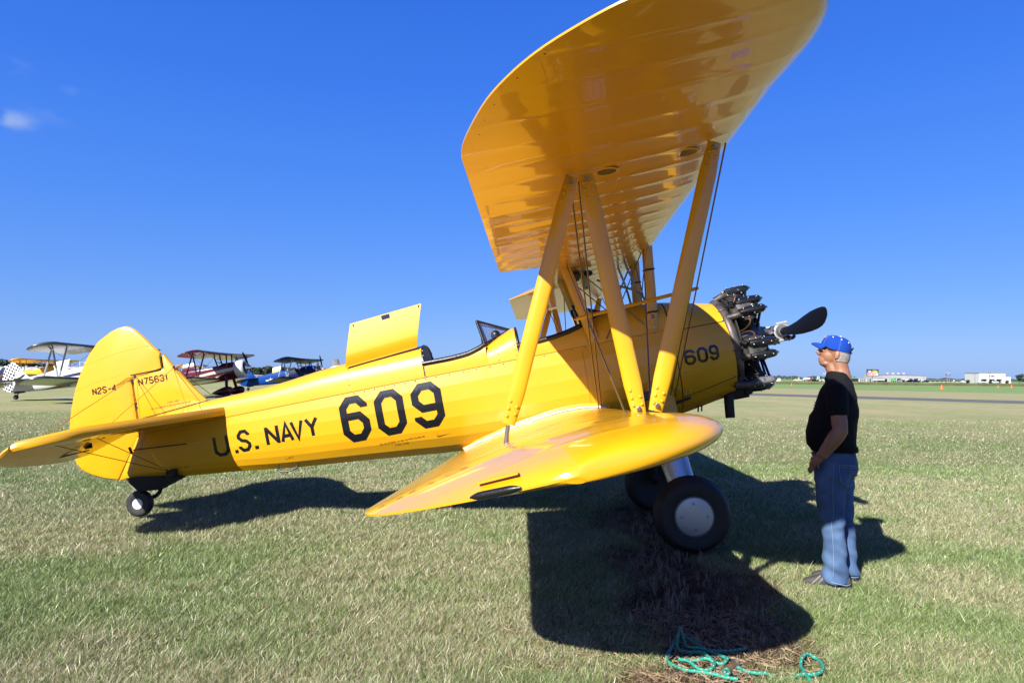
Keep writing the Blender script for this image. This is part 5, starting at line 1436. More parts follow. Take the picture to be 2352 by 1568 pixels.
# warehouse
x0, x1 = wx(3548, D), wx(3703, D); xg = wx(3584, D); zt = wz(3600, 1496.5, D); ze = wz(3600, 1499.5, D)
t = thing('warehouse', 'long pale metal warehouse with roof vents, right of the billboard', 'building', (0, D, 0))
mb = MB(); mb.loft([[(x1, 0, 0), (x1, 0, ze - .4), (x1, 24, ze), (x1, 24, 0)], [(xg, 0, 0), (xg, 0, ze), (xg, 24, ze + .6), (xg, 24, 0)], [(x0, 14, 0), (x0, 14, ze - .1), (x0, 30, ze + .2), (x0, 30, 0)]]); mb.build('wall', B_wall, t)
mb = MB(); mb.add([(x1 + .3, -.4, ze - .35), (xg, -.4, ze + .06), (x0 - .3, 13.6, ze - .0), (xg, 14, ze + 1.0), (x1 + .3, 14, ze + .5)], [(0, 1, 3, 4), (1, 2, 3)]); mb.build('roof', B_roof, t)
for k in range(4):
    u = 3577 + k * 22; mb = MB(); mb.lathe((wx(u, D), 8, ze + .5), (0, 0, 1), [(0, .5), (.5, .5), (.6, .9), (.9, .9), (1.05, .3)], 10); mb.build('roof_vent', B_wht, t)
for k in range(6):
    xx = lerp(xg, x1, k / 5); mb = MB(); mb.box((xx, -.05, ze * .48), (.14, .14, ze * .96)); mb.build('wall_joint', B_rib, t)
for a, b in ((3588, 3602), (3636, 3648), (3655, 3672)):
    mb = MB(); mb.box(((wx(a, D) + wx(b, D)) / 2, -.06, 1.1), (wx(b, D) - wx(a, D), .1, 2.4)); mb.build('dock_door', B_dk, t)
# billboard
Db = 430
t = thing('billboard', 'tall roadside billboard with dark picture and big NEXT EXIT lettering', 'billboard', (0, Db, 0))
bx0, bx1, bz0, bz1 = wx(3467, Db), wx(3514, Db), wz(3490, 1505, Db), wz(3490, 1477, Db)
mb = MB(); mb.box(((bx0 + bx1) / 2, 0, (bz0 + bz1) / 2), (bx1 - bx0, .4, bz1 - bz0)); mb.build('panel', B_blk, t)
hb = bz1 - bz0; wb_ = bx1 - bx0
mb = MB(); mb.box((bx0 + wb_ * .5, -.22, bz0 + hb * .30), (wb_ * .92, .03, hb * .40)); mb.build('white_band', B_wht, t)
mb = MB(); mb.box((bx0 + wb_ * .5, -.22, bz0 + hb * .05), (wb_, .04, hb * .10)); mb.build('red_band', B_red, t)
for cx, cz, rx, rz, mm in ((.22, .84, .10, .07, B_red), (.24, .68, .17, .10, B_wht), (.68, .66, .26, .12, B_yel), (.5, .60, .1, .06, B_red), (.66, .88, .26, .05, B_grn)):
    mb = MB(); mb.lathe((bx0 + wb_ * cx, -.205 - .01 * rx, bz0 + hb * cz), (0, -1, 0), [(0, 1), (.02, 1)], 16)
    mb.v = [((p[0] - (bx0 + wb_ * cx)) * wb_ * rx + bx0 + wb_ * cx, p[1], (p[2] - (bz0 + hb * cz)) * hb * rz + bz0 + hb * cz) for p in mb.v]; mb.build('printed_picture', mm, t)
mb = MB(); letters(mb, 'NEXT EXIT', bx0 + wb_ * .07, bz0 + hb * .16, bx0 + wb_ * .75, hb * .28, .24, lambda x, z, l_: (x, -.25 - l_ * 2, z), step=5); mb.build('lettering', B_red, t)
for u in (3491, 3504):
    mb = MB(); mb.tube([(wx(u, Db), .5, 0), (wx(u, Db), .5, bz0 + .5)], .28 if u < 3500 else .1, 10); mb.build('pole', B_post, t)
# fuel canopies, shops, trailer
t = thing('fuel_canopy', 'low flat fuel station canopy behind the white trailer', 'canopy', (0, 440, 0))
mb = MB(); mb.box(((wx(3467, 440) + wx(3590, 440)) / 2, 6, wz(3530, 1513.5, 440)), (wx(3590, 440) - wx(3467, 440), 9, .5)); mb.build('roof', B_roof, t)
for u in (3470, 3500, 3530, 3560, 3586):
    mb = MB(); mb.box((wx(u, 440), 6, wz(3530, 1514.5, 440) / 2), (.4, .4, wz(3530, 1514.5, 440))); mb.build('post', B_wall, t)
mb = MB(); mb.box(((wx(3540, 440) + wx(3575, 440)) / 2, 9, 1.0), (wx(3575, 440) - wx(3540, 440), 2, 2.0)); mb.build('pump_block', B_dk, t)
t = thing('shop_building', 'low white shop building left of the white trailer', 'building', (0, 440, 0))
mb = MB(); mb.box(((wx(3437, 440) + wx(3466, 440)) / 2, 3, wz(3450, 1514, 440) / 2), (wx(3466, 440) - wx(3437, 440), 6, wz(3450, 1514, 440))); mb.build('wall', B_wht, t)
for k in range(3):
    mb = MB(); mb.box((wx(3443 + k * 8, 440), -.05, 1.0), (.7, .1, 1.7)); mb.build('door', B_dk, t)
t = thing('gable_shop', 'dark fronted shop with small green roof sign, just right of the standing man', 'building', (0, 440, 0))
mb = MB(); mb.box(((wx(3412, 440) + wx(3436, 440)) / 2, 4, 1.0), (wx(3436, 440) - wx(3412, 440), 6, 2.0)); mb.build('wall', B_dk, t)
mb = MB(); mb.box(((wx(3410, 440) + wx(3438, 440)) / 2, 4, 2.2), (wx(3438, 440) - wx(3410, 440), 7, .4)); mb.build('roof', B_roof, t)
mb = MB(); mb.box((wx(3416, 440), 3, 3.2), (1.8, .3, 1.5)); mb.build('roof_sign', B_grn, t)
t = thing('truck_trailer', 'long white box trailer parked beneath the billboard', 'trailer', (wx(3512, 425), 425, 0))
hw = (wx(3535, 425) - wx(3489, 425)) / 2; ztp = wz(3512, 1516, 425)
mb = MB(); mb.box((0, 0, (ztp + 0.9) / 2), (hw * 2, 2.4, ztp - .9)); mb.build('box', B_wht, t)
for x in (-hw * .8, -hw * .65, hw * .7):
    mb = MB(); mb.lathe((x, -1.2, .45), (0, 1, 0), [(0, .3), (.02, .45), (.3, .45)], 12); mb.build('wheel', M_tyre, t)
t = thing('green_truck', 'bright green truck cab right of the white trailer', 'truck', (wx(3574, 425), 425, 0))
mb = MB(); mb.prism([(-1.0, -1.1, .5), (-1.0, -1.1, 1.5), (-.3, -1.1, 1.6), (-.1, -1.1, 2.5), (1.1, -1.1, 2.5), (1.1, -1.1, .5)], (0, 2.2, 0)); mb.build('cab', M_car['green'], t)
mb = MB(); mb.prism([(-.2, -1.11, 1.65), (0, -1.11, 2.3), (.7, -1.11, 2.3), (.7, -1.11, 1.65)], (0, .01, 0)); mb.build('window', M_win, t)
for x in (-.6, .7):
    mb = MB(); mb.lathe((x, -1.15, .45), (0, 1, 0), [(0, .3), (.02, .45), (.3, .45)], 12); mb.build('wheel', M_tyre, t)
for u, cc, kd, lb in ((3604, 'grey', 'car', 'grey car parked in front of the warehouse, nearest the green truck'), (3621, 'white', 'van', 'white van parked before the warehouse between the grey and black cars'), (3634, 'black', 'car', 'black car in front of the warehouse dock door'), (3648, 'blue', 'van', 'blue van parked before the middle of the warehouse'), (3665, 'black', 'pickup', 'black pickup truck before the right part of the warehouse'), (3685, 'white', 'van', 'white van at the right end of the warehouse'), (3698, 'black', 'car', 'black car just past the right end of the warehouse')):
    car(lb, u, 424, cc, 4.6, 1.7 if kd != 'car' else 1.45, kd, 'vehicles parked by the warehouse')
# low brown-roofed building
t = thing('low_building', 'long low brown-roofed building between the warehouse and the twin pole sign', 'building', (0, 460, 0))
xa, xb = wx(3706, 460), wx(3864, 460); zr = wz(3780, 1519.5, 460)
mb = MB(); mb.box(((xa + xb) / 2, 5, zr * .40), (xb - xa, 9, zr * .8)); mb.build('wall', mat('tan wall', (.50, .45, .38), .8), t)
mb = MB(); mb.prism([(xa - .4, -.4, zr * .72), (xa - .4, 5, zr * 1.05), (xa - .4, 10, zr * .72)], (xb - xa + .8, 0, 0)); mb.build('roof', B_brn, t)
for k in range(9):
    mb = MB(); mb.box((lerp(xa, xb, (k + .5) / 9), .47, zr * .35), (1.2, .1, zr * .35)); mb.build('window', B_dk, t)
# twin pole sign
t = thing('twin_pole_sign', 'tall sign on two poles, grey top above a blue panel', 'sign', (0, 400, 0))
xa, xb = wx(3784, 400), wx(3801, 400)
mb = MB(); z0, z1 = wz(3790, 1502, 400), wz(3790, 1495.5, 400); mb.box(((xa + xb) / 2, 0, (z0 + z1) / 2), (xb - xa, .4, z1 - z0)); mb.build('blue_panel', B_blue, t)
mb = MB(); mb.box(((xa + xb) / 2, -.22, (z0 + z1) / 2), ((xb - xa) * .7, .03, (z1 - z0) * .3)); mb.build('white_print', B_wht, t)
mb = MB(); z2, z3 = wz(3790, 1494.5, 400), wz(3790, 1487, 400); mb.prism([(xa, -.2, z2), (xb, -.2, z2), (xb, -.2, z3 - .4), (xa + .6, -.2, z3 - .3), (xa, -.2, z3)], (0, .4, 0)); mb.build('grey_panel', mat('grey sign paint', (.28, .29, .30), .5), t)
for xx in (xa + .6, xb - .6):
    mb = MB(); mb.tube([(xx, .1, 0), (xx, .1, z0 + .1)], .2, 8); mb.build('pole', B_post, t)
t = thing('white_road_sign', 'small white square sign beside the twin pole sign', 'sign', (wx(3815, 400), 400, 0)); zs_ = wz(3815, 1522, 400)
mb = MB(); mb.box((0, 0, zs_), (.9, .06, .9)); mb.build('panel', B_wht, t); mb = MB(); mb.tube([(0, .08, 0), (0, .08, zs_)], .06, 6); mb.build('post', B_post, t)
# white store
Ds = 380; t = thing('store_building', 'white box store with three dark openings and blue sign, near the right edge', 'building', (0, Ds, 0))
xa, xb, zt = wx(3916, Ds), wx(4022, Ds), wz(3970, 1492, Ds)
mb = MB(); op = [(3924, 3948), (3955, 3979), (3985, 4007)]; zo = wz(3970, 1516.5, Ds)
mb.box(((xa + xb) / 2, 6, (zt + zo) / 2), (xb - xa, 12, zt - zo))
edges = [3916] + [e for p in op for e in p] + [4022]
for k in range(0, len(edges), 2):
    a, b = wx(edges[k], Ds), wx(edges[k + 1], Ds); mb.box(((a + b) / 2, 6, zo / 2), (b - a, 12, zo))
mb.build('wall', B_wht, t)
for a, b in op:
    mb = MB(); mb.box(((wx(a, Ds) + wx(b, Ds)) / 2, 1.2, zo / 2), (wx(b, Ds) - wx(a, Ds), .2, zo)); mb.build('shop_front', B_dk, t)
mb = MB(); mb.box(((xa + xb) / 2, 6, zt + .1), (xb - xa + .6, 12.6, .25)); mb.build('parapet', B_roof, t)
mb = MB()
for k, w in enumerate((.5, .5, .0, .55, .5, .5, .55)):
    if w: mb.box((wx(3956, Ds) + k * .42, -.06, wz(3960, 1504, Ds)), (.32, .08, .75))
mb.build('sign_lettering', B_blue, t)
xc, xd, z4 = wx(4022, Ds) + .01, wx(4056, Ds), wz(4030, 1507, Ds)
mb = MB(); mb.box(((xc + xd) / 2, 7, z4 / 2), (xd - xc, 9, z4)); mb.build('annex', B_wht, t)
mb = MB(); mb.box((wx(4031, Ds), 2.4, wz(4030, 1521, Ds)), (1.4, .3, .9)); mb.build('orange_panel', B_org, t)
for u, cc, kd, lb in ((3925, 'white', 'pickup', 'white pickup truck before the left opening of the white store'), (3973, 'white', 'car', 'white car parked before the right opening of the white store'), (3858, 'white', 'car', 'white car standing left of the store beside the small bush tree')):
    car(lb, u, 365, cc, 4.6, 1.5, kd, 'cars parked by the white store')
for u, v, lb in ((3695, 1492, 'wooden pole in front of the warehouse end'), (3899, 1487, 'tall wooden pole left of the white store'), (3956, 1483, 'tall wooden pole in front of the white store')): pole(lb, u, v, 340)
for u, v, lb in ((3167, 1498, 'thin pole with crossarm left of the white tanker'), (3250, 1496, 'dark pole with crossarm beside the green roadside sign')): pole(lb, u, v, 420)
# left of the man
t = thing('green_sign', 'white roadside sign with a round green emblem on green legs, left of the standing man', 'sign', (0, 420, 0))
xa, xb, z0, z1 = wx(3268, 420), wx(3278, 420), wz(3270, 1517, 420), wz(3270, 1505, 420)
mb = MB(); mb.box(((xa + xb) / 2, 0, (z0 + z1) / 2), (xb - xa, .3, z1 - z0)); mb.build('panel', B_wht, t)
mb = MB(); mb.lathe(((xa + xb) / 2, -.16, lerp(z0, z1, .66)), (0, -1, 0), [(0, .42), (.03, .42)], 14); mb.build('emblem', B_grn, t)
for xx in (xa + .1, xb - .1):
    mb = MB(); mb.box((xx, 0, z0 / 2), (.14, .2, z0)); mb.build('leg', B_grn, t)
t = thing('flag_pole', 'white flagpole with a small striped flag just left of the standing man', 'flagpole', (wx(3302, 420), 420, 0)); zt = wz(3302, 1487, 420)
mb = MB(); mb.tube([(0, 0, 0), (0, 0, zt)], .09, 8); mb.build('shaft', B_wht, t)
mb = MB(); zz = zt - .3
fl = MB()
for k in range(6):
    fl.mi = k % 2; fl.loft([[(-.05 - 1.3 * i / 6, .10 * math.sin(i * 1.4), zz - (.9 * k / 6) - .25 * (i / 6)), (-.05 - 1.3 * i / 6, .10 * math.sin(i * 1.4), zz - (.9 * (k + 1) / 6) - .25 * (i / 6))][::1] for i in range(7)], False)
fl.build('flag', [B_red, B_wht], t)
mb = MB(); mb.loft([[(-.05 - .55 * i / 3, -.012 + .10 * math.sin(i * .64), zz + .002 - .11 * i / 3), (-.05 - .55 * i / 3, -.012 + .10 * math.sin(i * .64), zz - .48 - .11 * i / 3)] for i in range(4)], False); mb.build('flag_canton', B_blue, t)
t = thing('tanker_truck', 'white tanker truck on the far road left of the standing man', 'truck', (wx(3228, 415), 415, 0))
mb = MB(); mb.lathe((-1.2, 0, 1.5), (1, 0, 0), [(0, .5), (.1, .75), (2.9, .75), (3.0, .5)], 14); mb.build('tank', B_wht, t)
mb = MB(); mb.prism([(-2.4, -.9, .5), (-2.4, -.9, 1.2), (-2.1, -.9, 2.0), (-1.3, -.9, 2.0), (-1.3, -.9, .5)], (0, 1.8, 0)); mb.build('cab', B_wht, t)
for x in (-1.9, .6, 1.3):
    mb = MB(); mb.lathe((x, -1.0, .45), (0, 1, 0), [(0, .3), (.02, .45), (.3, .45)], 12); mb.build('wheel', M_tyre, t)
for u, cc, kd, lb in ((3189, 'white', 'car', 'white car on the far road left of the tanker'), (3246, 'red', 'car', 'dark red car right behind the tanker'), (3259, 'black', 'pickup', 'black pickup truck on the road beside the dark pole'), (3272, 'white', 'car', 'white car beneath the green roadside sign'), (3297, 'white', 'car', 'white car at the foot of the flagpole')):
    car(lb, u, 410, cc, 4.4, 1.5, kd, 'cars on the far road')
t = thing('road_board', 'pale blank board on posts, just right of the engine', 'sign', (0, 400, 0))
xa, xb, z0, z1 = wx(3106, 400), wx(3122, 400), wz(3110, 1524, 400), wz(3110, 1513, 400)
mb = MB(); mb.box(((xa + xb) / 2, 0, (z0 + z1) / 2), (xb - xa, .15, z1 - z0)); mb.build('panel', mat('pale board', (.55, .57, .60), .6), t)
for xx in (xa + .3, xb - .3):
    mb = MB(); mb.box((xx, .1, z1 / 2), (.12, .1, z1)); mb.build('post', B_post, t)
t = thing('warning_sign', 'small yellow diamond sign above the far road', 'sign', (wx(3195, 405), 405, 0))
mb = MB(); mb.box((0, 0, 1.7), (.9, .05, .9), Matrix.Rotation(PI / 4, 3, 'Y')); mb.build('panel', B_yel, t); mb = MB(); mb.tube([(0, .06, 0), (0, .06, 1.7)], .05, 6); mb.build('post', B_post, t)
# cones on the field
def cone(label, x, y, h):
    t = thing('traffic_cone', label, 'traffic cone', (x, y, 0), 0, 'orange cones on the field')
    mb = MB(); mb.lathe((0, 0, .03), (0, 0, 1), [(0, h * .32), (h * .9, h * .07), (h * .93, .01)], 14); mb.build('cone', B_org, t)
    mb = MB(); mb.box((0, 0, .015), (h * .8, h * .8, .03)); mb.build('base', B_org, t)
cone('largest orange cone, on the green strip below the twin pole sign', 72.0, 114.5, .75); cone('small orange cone below the left part of the white store', 104.5, 146.9, .5); cone('orange cone below the right part of the white store', 109.3, 149.5, .62); cone('small orange cone on the field just right of the engine', 65.8, 160.8, .5)
# left side: hangar and sheds
t = thing('hangar', 'long low white hangar with round roof vents at the far left', 'building', (0, 215, 0))
xa, xb, zr = wx(-150, 215), wx(560, 215), wz(100, 1466, 215)
mb = MB(); mb.box(((xa + xb) / 2, 6, zr * .42), (xb - xa, 12, zr * .84)); mb.build('wall', mat('grey blue hangar wall', (.30, .34, .36), .6), t)
mb = MB(); mb.prism([(xa - .5, -.6, zr * .62), (xa - .5, -.6, zr * .82), (xa - .5, 6, zr * 1.0), (xa - .5, 12.6, zr * .8)], (xb - xa + 1, 0, 0)); mb.build('roof', B_wht, t)
for k in range(17):
    mb = MB(); mb.ball((lerp(xa, xb, (k + .5) / 17), 3.2, zr * .95), (.5, .5, .42), 10, 6); mb.build('roof_vent', B_wht, t)
for u0, u1, v0, lb in ((1010, 1030, 1499, 'small white shed left of the blue tail'), (1029, 1049, 1500, 'second white shed touching the blue rudder'), (1083, 1107, 1492, 'larger white roofed barn behind the blue biplane'), (1108, 1132, 1492.5, 'white roofed barn behind the blue biplane struts')):
    Dd = 290; t = thing('shed', lb, 'building', (0, Dd, 0)); xa, xb, zr = wx(u0, Dd), wx(u1, Dd), wz(u0, v0, Dd)
    mb = MB(); mb.box(((xa + xb) / 2, 2, zr * .38), (xb - xa, 4, zr * .76)); mb.build('wall', B_wall, t)
    mb = MB(); mb.prism([(xa - .2, -.3, zr * .74), (xa - .2, 2, zr * 1.02), (xa - .2, 4.3, zr * .74)], (xb - xa + .4, 0, 0)); mb.build('roof', B_wht, t)
    mb = MB(); mb.box(((xa + xb) / 2, -.03, zr * .3), ((xb - xa) * .4, .06, zr * .6)); mb.build('door', B_dk, t)
car('dull red car beside the barns, behind the blue biplane', 1080, 270, 'red', 4.6, 1.5)
# ------------------------------------------------------------------ the standing man
def organic(name, mb, m, parent, voxel=.011, sm=4, disp=None, subd=0):
    """union of overlapping closed shapes as one continuous smooth surface"""
    me = mb.mesh('raw', m); o = bpy.data.objects.new('raw', me); COL.objects.link(o)
    md = o.modifiers.new('r', 'REMESH'); md.mode = 'VOXEL'; md.voxel_size = voxel; md.use_smooth_shade = True
    s = o.modifiers.new('s', 'SMOOTH'); s.factor = .5; s.iterations = sm
    dg = bpy.context.evaluated_depsgraph_get(); me2 = bpy.data.meshes.new_from_object(o.evaluated_get(dg))
    bpy.data.objects.remove(o); me2.name = name; me2.materials.clear()
    for mm in (m if isinstance(m, (list, tuple)) else [m]): me2.materials.append(mm)
    if disp:
        nr = [v.normal.copy() for v in me2.vertices]
        for v, q in zip(me2.vertices, nr): v.co += q * disp(v.co)
    me2.shade_smooth()
    return link(name, me2, parent)
M_skin = mat('tanned skin', (.31, .14, .08), .5, var=.18, vscale=14, bump=.15, bscale=120, bdist=.002)
M_shirt = mat('black cotton', (.006, .006, .0075), .85, spec=.2, bump=.25, bscale=14, bdist=.012)
M_jean = mat('blue denim', (.09, .165, .31), .9, rgb2=(.032, .075, .175), vscale=6, bump=.3, bscale=220, bdist=.002, detail=8)
M_jst = mat('pale denim stitching', (.19, .27, .40), .8)
M_belt = mat('dark leather belt', (.007, .005, .004), .8, spec=.15)
M_cap = mat('royal blue cap cloth', (.008, .05, .34), .9, spec=.15, bump=.2, bscale=160, bdist=.002)
M_capst = mat('pale blue cap stitching', (.07, .16, .5), .8)
M_hair = mat('short grey hair', (.30, .27, .24), .8, var=.3, vscale=60, bump=.5, bscale=150, bdist=.003)
M_shoe = mat('grey brown shoe mesh', (.062, .052, .05), .75, bump=.3, bscale=90, bdist=.003)
M_shoe2 = mat('light grey shoe trim', (.22, .22, .22), .6)
M_sole = mat('shoe sole', (.12, .115, .11), .7)
M_lens = mat('spectacle lens', (.8, .85, .88), .03, trans=.9, alpha=.12)
man = thing('person', 'standing man in a blue cap, glasses, black T-shirt and jeans, looking at the engine', 'person', (2.42, 5.16, 0), -.42)
man.scale = (.93, .96, 1.0)
# -- body: head, neck, arms and hands in one skin
mb = MB()
mb.ball((.030, 0, 1.742), (.098, .076, .100), 20, 14)
mb.ball((-.022, 0, 1.690), (.070, .062, .075), 18, 12)
mb.ball((-.060, 0, 1.650), (.042, .046, .034), 16, 10)     # chin
mb.ball((-.035, 0, 1.628), (.060, .050, .030), 16, 10)     # under the chin
mb.ball((-.040, -.036, 1.688), (.034, .022, .034), 12, 8); mb.ball((-.040, .036, 1.688), (.034, .022, .034), 12, 8)   # cheeks
mb.tube([(-.088, 0, 1.735), (-.108, 0, 1.712), (-.120, 0, 1.695)], [.011, .014, .016], 10); mb.ball((-.104, 0, 1.692), (.016, .017, .010), 10, 8)   # nose
mb.ball((-.094, 0, 1.664), (.012, .026, .008), 10, 8); mb.ball((-.091, 0, 1.652), (.012, .024, .008), 10, 8)   # lips
mb.ball((-.078, 0, 1.752), (.018, .052, .014), 12, 8)      # brow
for s in (-1, 1): mb.ball((.032, s * .079, 1.700), (.022, .010, .034), 12, 10, Matrix.Rotation(.2, 3, 'Y')); mb.ball((.022, s * .080, 1.678), (.011, .009, .013), 8, 6)
HT = Matrix.Translation((.04, 0, 1.66)) @ Matrix.Rotation(.15, 4, 'Y') @ Matrix.Translation((-.04, 0, -1.66))
mb.v = [tuple(HT @ Vector(q)) for q in mb.v]
mb.tube([(.045, 0, 1.68), (.060, 0, 1.60), (.070, 0, 1.50)], [.062, .064, .078], 18, 1.0)
mb.tube([(-.02, 0, 1.64), (.02, 0, 1.56), (.03, 0, 1.50)], [.045, .052, .06], 14)
ARM = {}
for s in (-1, 1):
    sh, el, wr = Vector((.025, s * .200, 1.43)), Vector((.045, s * .250, 1.150)), Vector((-.092, s * .225, .958))
    if s == 1: wr = Vector((-.085, .222, .96))
    ARM[s] = (sh, el, wr)
    mb.tube([sh, sh.lerp(el, .35), sh.lerp(el, .8), el, el.lerp(wr, .15), el.lerp(wr, .35), el.lerp(wr, .75), wr], [.045, .058, .060, .057, .059, .057, .046, .038], 14, .92)
    # hand: palm, four fingers, thumb hooked into the front pocket
    kn = wr + Vector((-.062, -s * .030, -.045)); mid = wr.lerp(kn, .5)
    mb.tube([wr, mid, kn], [.033, .041, .039], 12, .62, up=(0, .3, 1))
    for j in range(4):
        o = kn + Vector((.016 - .012 * j + .004, -s * (.004 + .008 * j), .026 - .020 * j)); L = (.062, .070, .066, .052)[j]
        a1 = o + Vector((-.012, -s * .006, -.45 * L)); a2 = a1 + Vector((.002, -s * .004, -.34 * L)); a3 = a2 + Vector((.010, -s * .004, -.26 * L))
        mb.tube([o + Vector((.015, 0, .010)), o, a1, a2, a3], [.0105, .0108, .0098, .0090, .0075], 8)
    th = wr + Vector((-.012, -s * .026, -.035)); mb.tube([wr + Vector((-.008, -s * .012, -.012)), th, th + Vector((-.010, -s * .016, -.032)), th + Vector((-.006, -s * .020, -.055))], [.018, .016, .012, .010], 8)
body = organic('body', mb, M_skin, man, .0055, 7)
# -- T-shirt
def oval(z, xf, xb, w, n=28, y=0.0, sq=.85):
    cx = (xf + xb) / 2; rx = (xb - xf) / 2
    return [(cx + rx * math.copysign(abs(math.cos(a)) ** sq, math.cos(a)), y + w * math.copysign(abs(math.sin(a)) ** sq, math.sin(a)), z) for a in [2 * PI * k / n for k in range(n)]]
mb = MB()
SH = [(.985, -.150, .160, .180), (1.005, -.172, .164, .190), (1.03, -.195, .168, .198), (1.065, -.204, .166, .200), (1.11, -.205, .172, .205), (1.17, -.194, .180, .210), (1.24, -.172, .188, .214), (1.31, -.144, .187, .212), (1.38, -.116, .178, .208), (1.44, -.088, .166, .198), (1.485, -.062, .150, .176), (1.515, -.040, .134, .145), (1.540, -.022, .120, .112), (1.556, -.004, .112, .086), (1.566, .008, .106, .076)]
mb.loft([oval(*q) for q in SH])
for s in (-1, 1):
    sh, el, wr = ARM[s]
    mb.tube([sh + Vector((-.01, -s * .10, .035)), sh + Vector((0, -s * .03, .005)), sh.lerp(el, .25), sh.lerp(el, .55), sh.lerp(el, .62)], [.082, .082, .081, .079, .079], 16, .92)
mb.tube([(.035, 0, 1.50), (.045, 0, 1.575)], [.10, .078], 20, .95)
def sh_disp(c): return .008 * mnoise.noise(Vector((c.x * 7 + c.z * 5, c.y * 7, c.z * 15))) + .004 * mnoise.noise(Vector((c.x * 18, c.y * 18, c.z * 30))) * (1 if c.z < 1.15 else .4)
shirt = organic('tshirt', mb, M_shirt, man, .010, 4, sh_disp)
mb = MB()   # small pale print low on the chest front
sv = [v.co.copy() for v in shirt.data.vertices]
for k in range(3):
    z = 1.345 - .020 * k
    q = min((p for p in sv if abs(p.y + .040) < .012 and abs(p.z - z) < .010), key=lambda p: p.x)
    mb.box((q.x - .001, q.y, z), (.004, .040 - .008 * k, .007), Matrix.Rotation(.25, 3, 'Z'))
mb.build('chest_print', M_shoe2, shirt)
# -- jeans
mb = MB()
mb.loft([oval(*q, sq=.8) for q in ((1.005, -.145, .156, .170), (.97, -.148, .165, .178), (.92, -.148, .176, .186), (.87, -.148, .172, .190), (.82, -.146, .150, .188), (.78, -.135, .120, .180))])
LEGS = {-1: [(.86, -.142, .140), (.78, -.143, .112), (.70, -.138, .088), (.60, -.128, .078), (.50, -.112, .075), (.42, -.096, .076), (.34, -.086, .082), (.26, -.088, .086), (.18, -.094, .086), (.12, -.100, .090), (.08, -.094, .098), (.045, -.080, .104)],
        1: [(.86, -.11, .185), (.78, -.10, .165), (.70, -.085, .150), (.60, -.07, .150), (.50, -.055, .150), (.42, -.045, .152), (.34, -.035, .160), (.26, -.03, .165), (.18, -.03, .168), (.12, -.035, .176), (.08, -.03, .178), (.055, -.02, .176)]}
for s in (-1, 1):
    yc = s * .105
    sx_ = 0.0
    mb.loft([oval(z, a + sx_ * min(1, (.86 - z) / .3), b + sx_ * min(1, (.86 - z) / .3), .080 + .018 * max(0, (z - .6) / .26), 22, yc * (1.0 if z < .7 else .98)) for z, a, b in LEGS[s]])
def jn_disp(c):
    k = mnoise.noise(Vector((c.x * 6, c.y * 6, c.z * 11 + 3))) * .008 + mnoise.noise(Vector((c.x * 15 + c.z * 9, c.y * 15, c.z * 20))) * .005
    if c.z < .30: k += .010 * math.sin((c.z + c.x * .55) * 46) * min(1, (.30 - c.z) / .16)
    if .36 < c.z < .56: k += .005 * math.sin((c.z * 1.0 - c.x * .4) * 60) * (1 - abs(c.z - .46) / .10)
    if .70 < c.z < .88: k += .005 * math.sin((c.z + c.x * .8) * 40)
    return k
jeans = organic('jeans', mb, M_jean, man, .010, 4, jn_disp)
dgb = [v.co.copy() for v in jeans.data.vertices]
def jean_surf(x, z, off=.003):
    """outermost near-side point of the jeans close to (x, z)"""
    best = min((p for p in dgb if abs(p.x - x) < .014 and abs(p.z - z) < .014), key=lambda p: p.y, default=Vector((x, -.19, z)))
    return Vector((x, best.y - off, z))
mb = MB(); mb.tube([jean_surf(-.022 + .01 * math.sin(z * 7) + .02 * (z > .5), z) for z in [.10 + .025 * i for i in range(34)]], .0022, 5); mb.build('side_seam', M_jst, jeans, 60)
mb = MB()
pk = [(.035, .905), (.160, .895), (.165, .83), (.145, .775), (.10, .745), (.045, .785), (.035, .905)]
P2 = []
for (a, b), (c, d_) in zip(pk, pk[1:]):
    for k in range(6): P2.append(jean_surf(lerp(a, c, k / 6), lerp(b, d_, k / 6)))
mb.tube(P2 + [P2[0]], .0024, 5); mb.tube([p - Vector((0, .001, .014)) for p in P2[:7]], .0016, 4); mb.build('back_pocket', M_jst, jeans, 60)
mb = MB()
for s, z0 in ((-1, .050), (1, .062)):
    a, b = LEGS[s][-1][1:]; mb.tube([(q[0], q[1], z0 + .014 - (q[0] - a) * .10) for q in oval(z0, a - .003, b + .003, .091, 28, s * .105)] + [oval(z0, a - .003, b + .003, .091, 28, s * .105)[0][:2] + (z0 + .014 - (b - a) * .10,)], .003, 5)
mb.build('hem', M_jst, jeans, 60)
mb = MB(); mb.loft([oval(1.020, -.162, .172, .184), oval(1.020, -.166, .180, .190), oval(.986, -.166, .184, .192), oval(.986, -.160, .176, .184)], True, (False, False)); mb.build('belt', M_belt, man, 60)
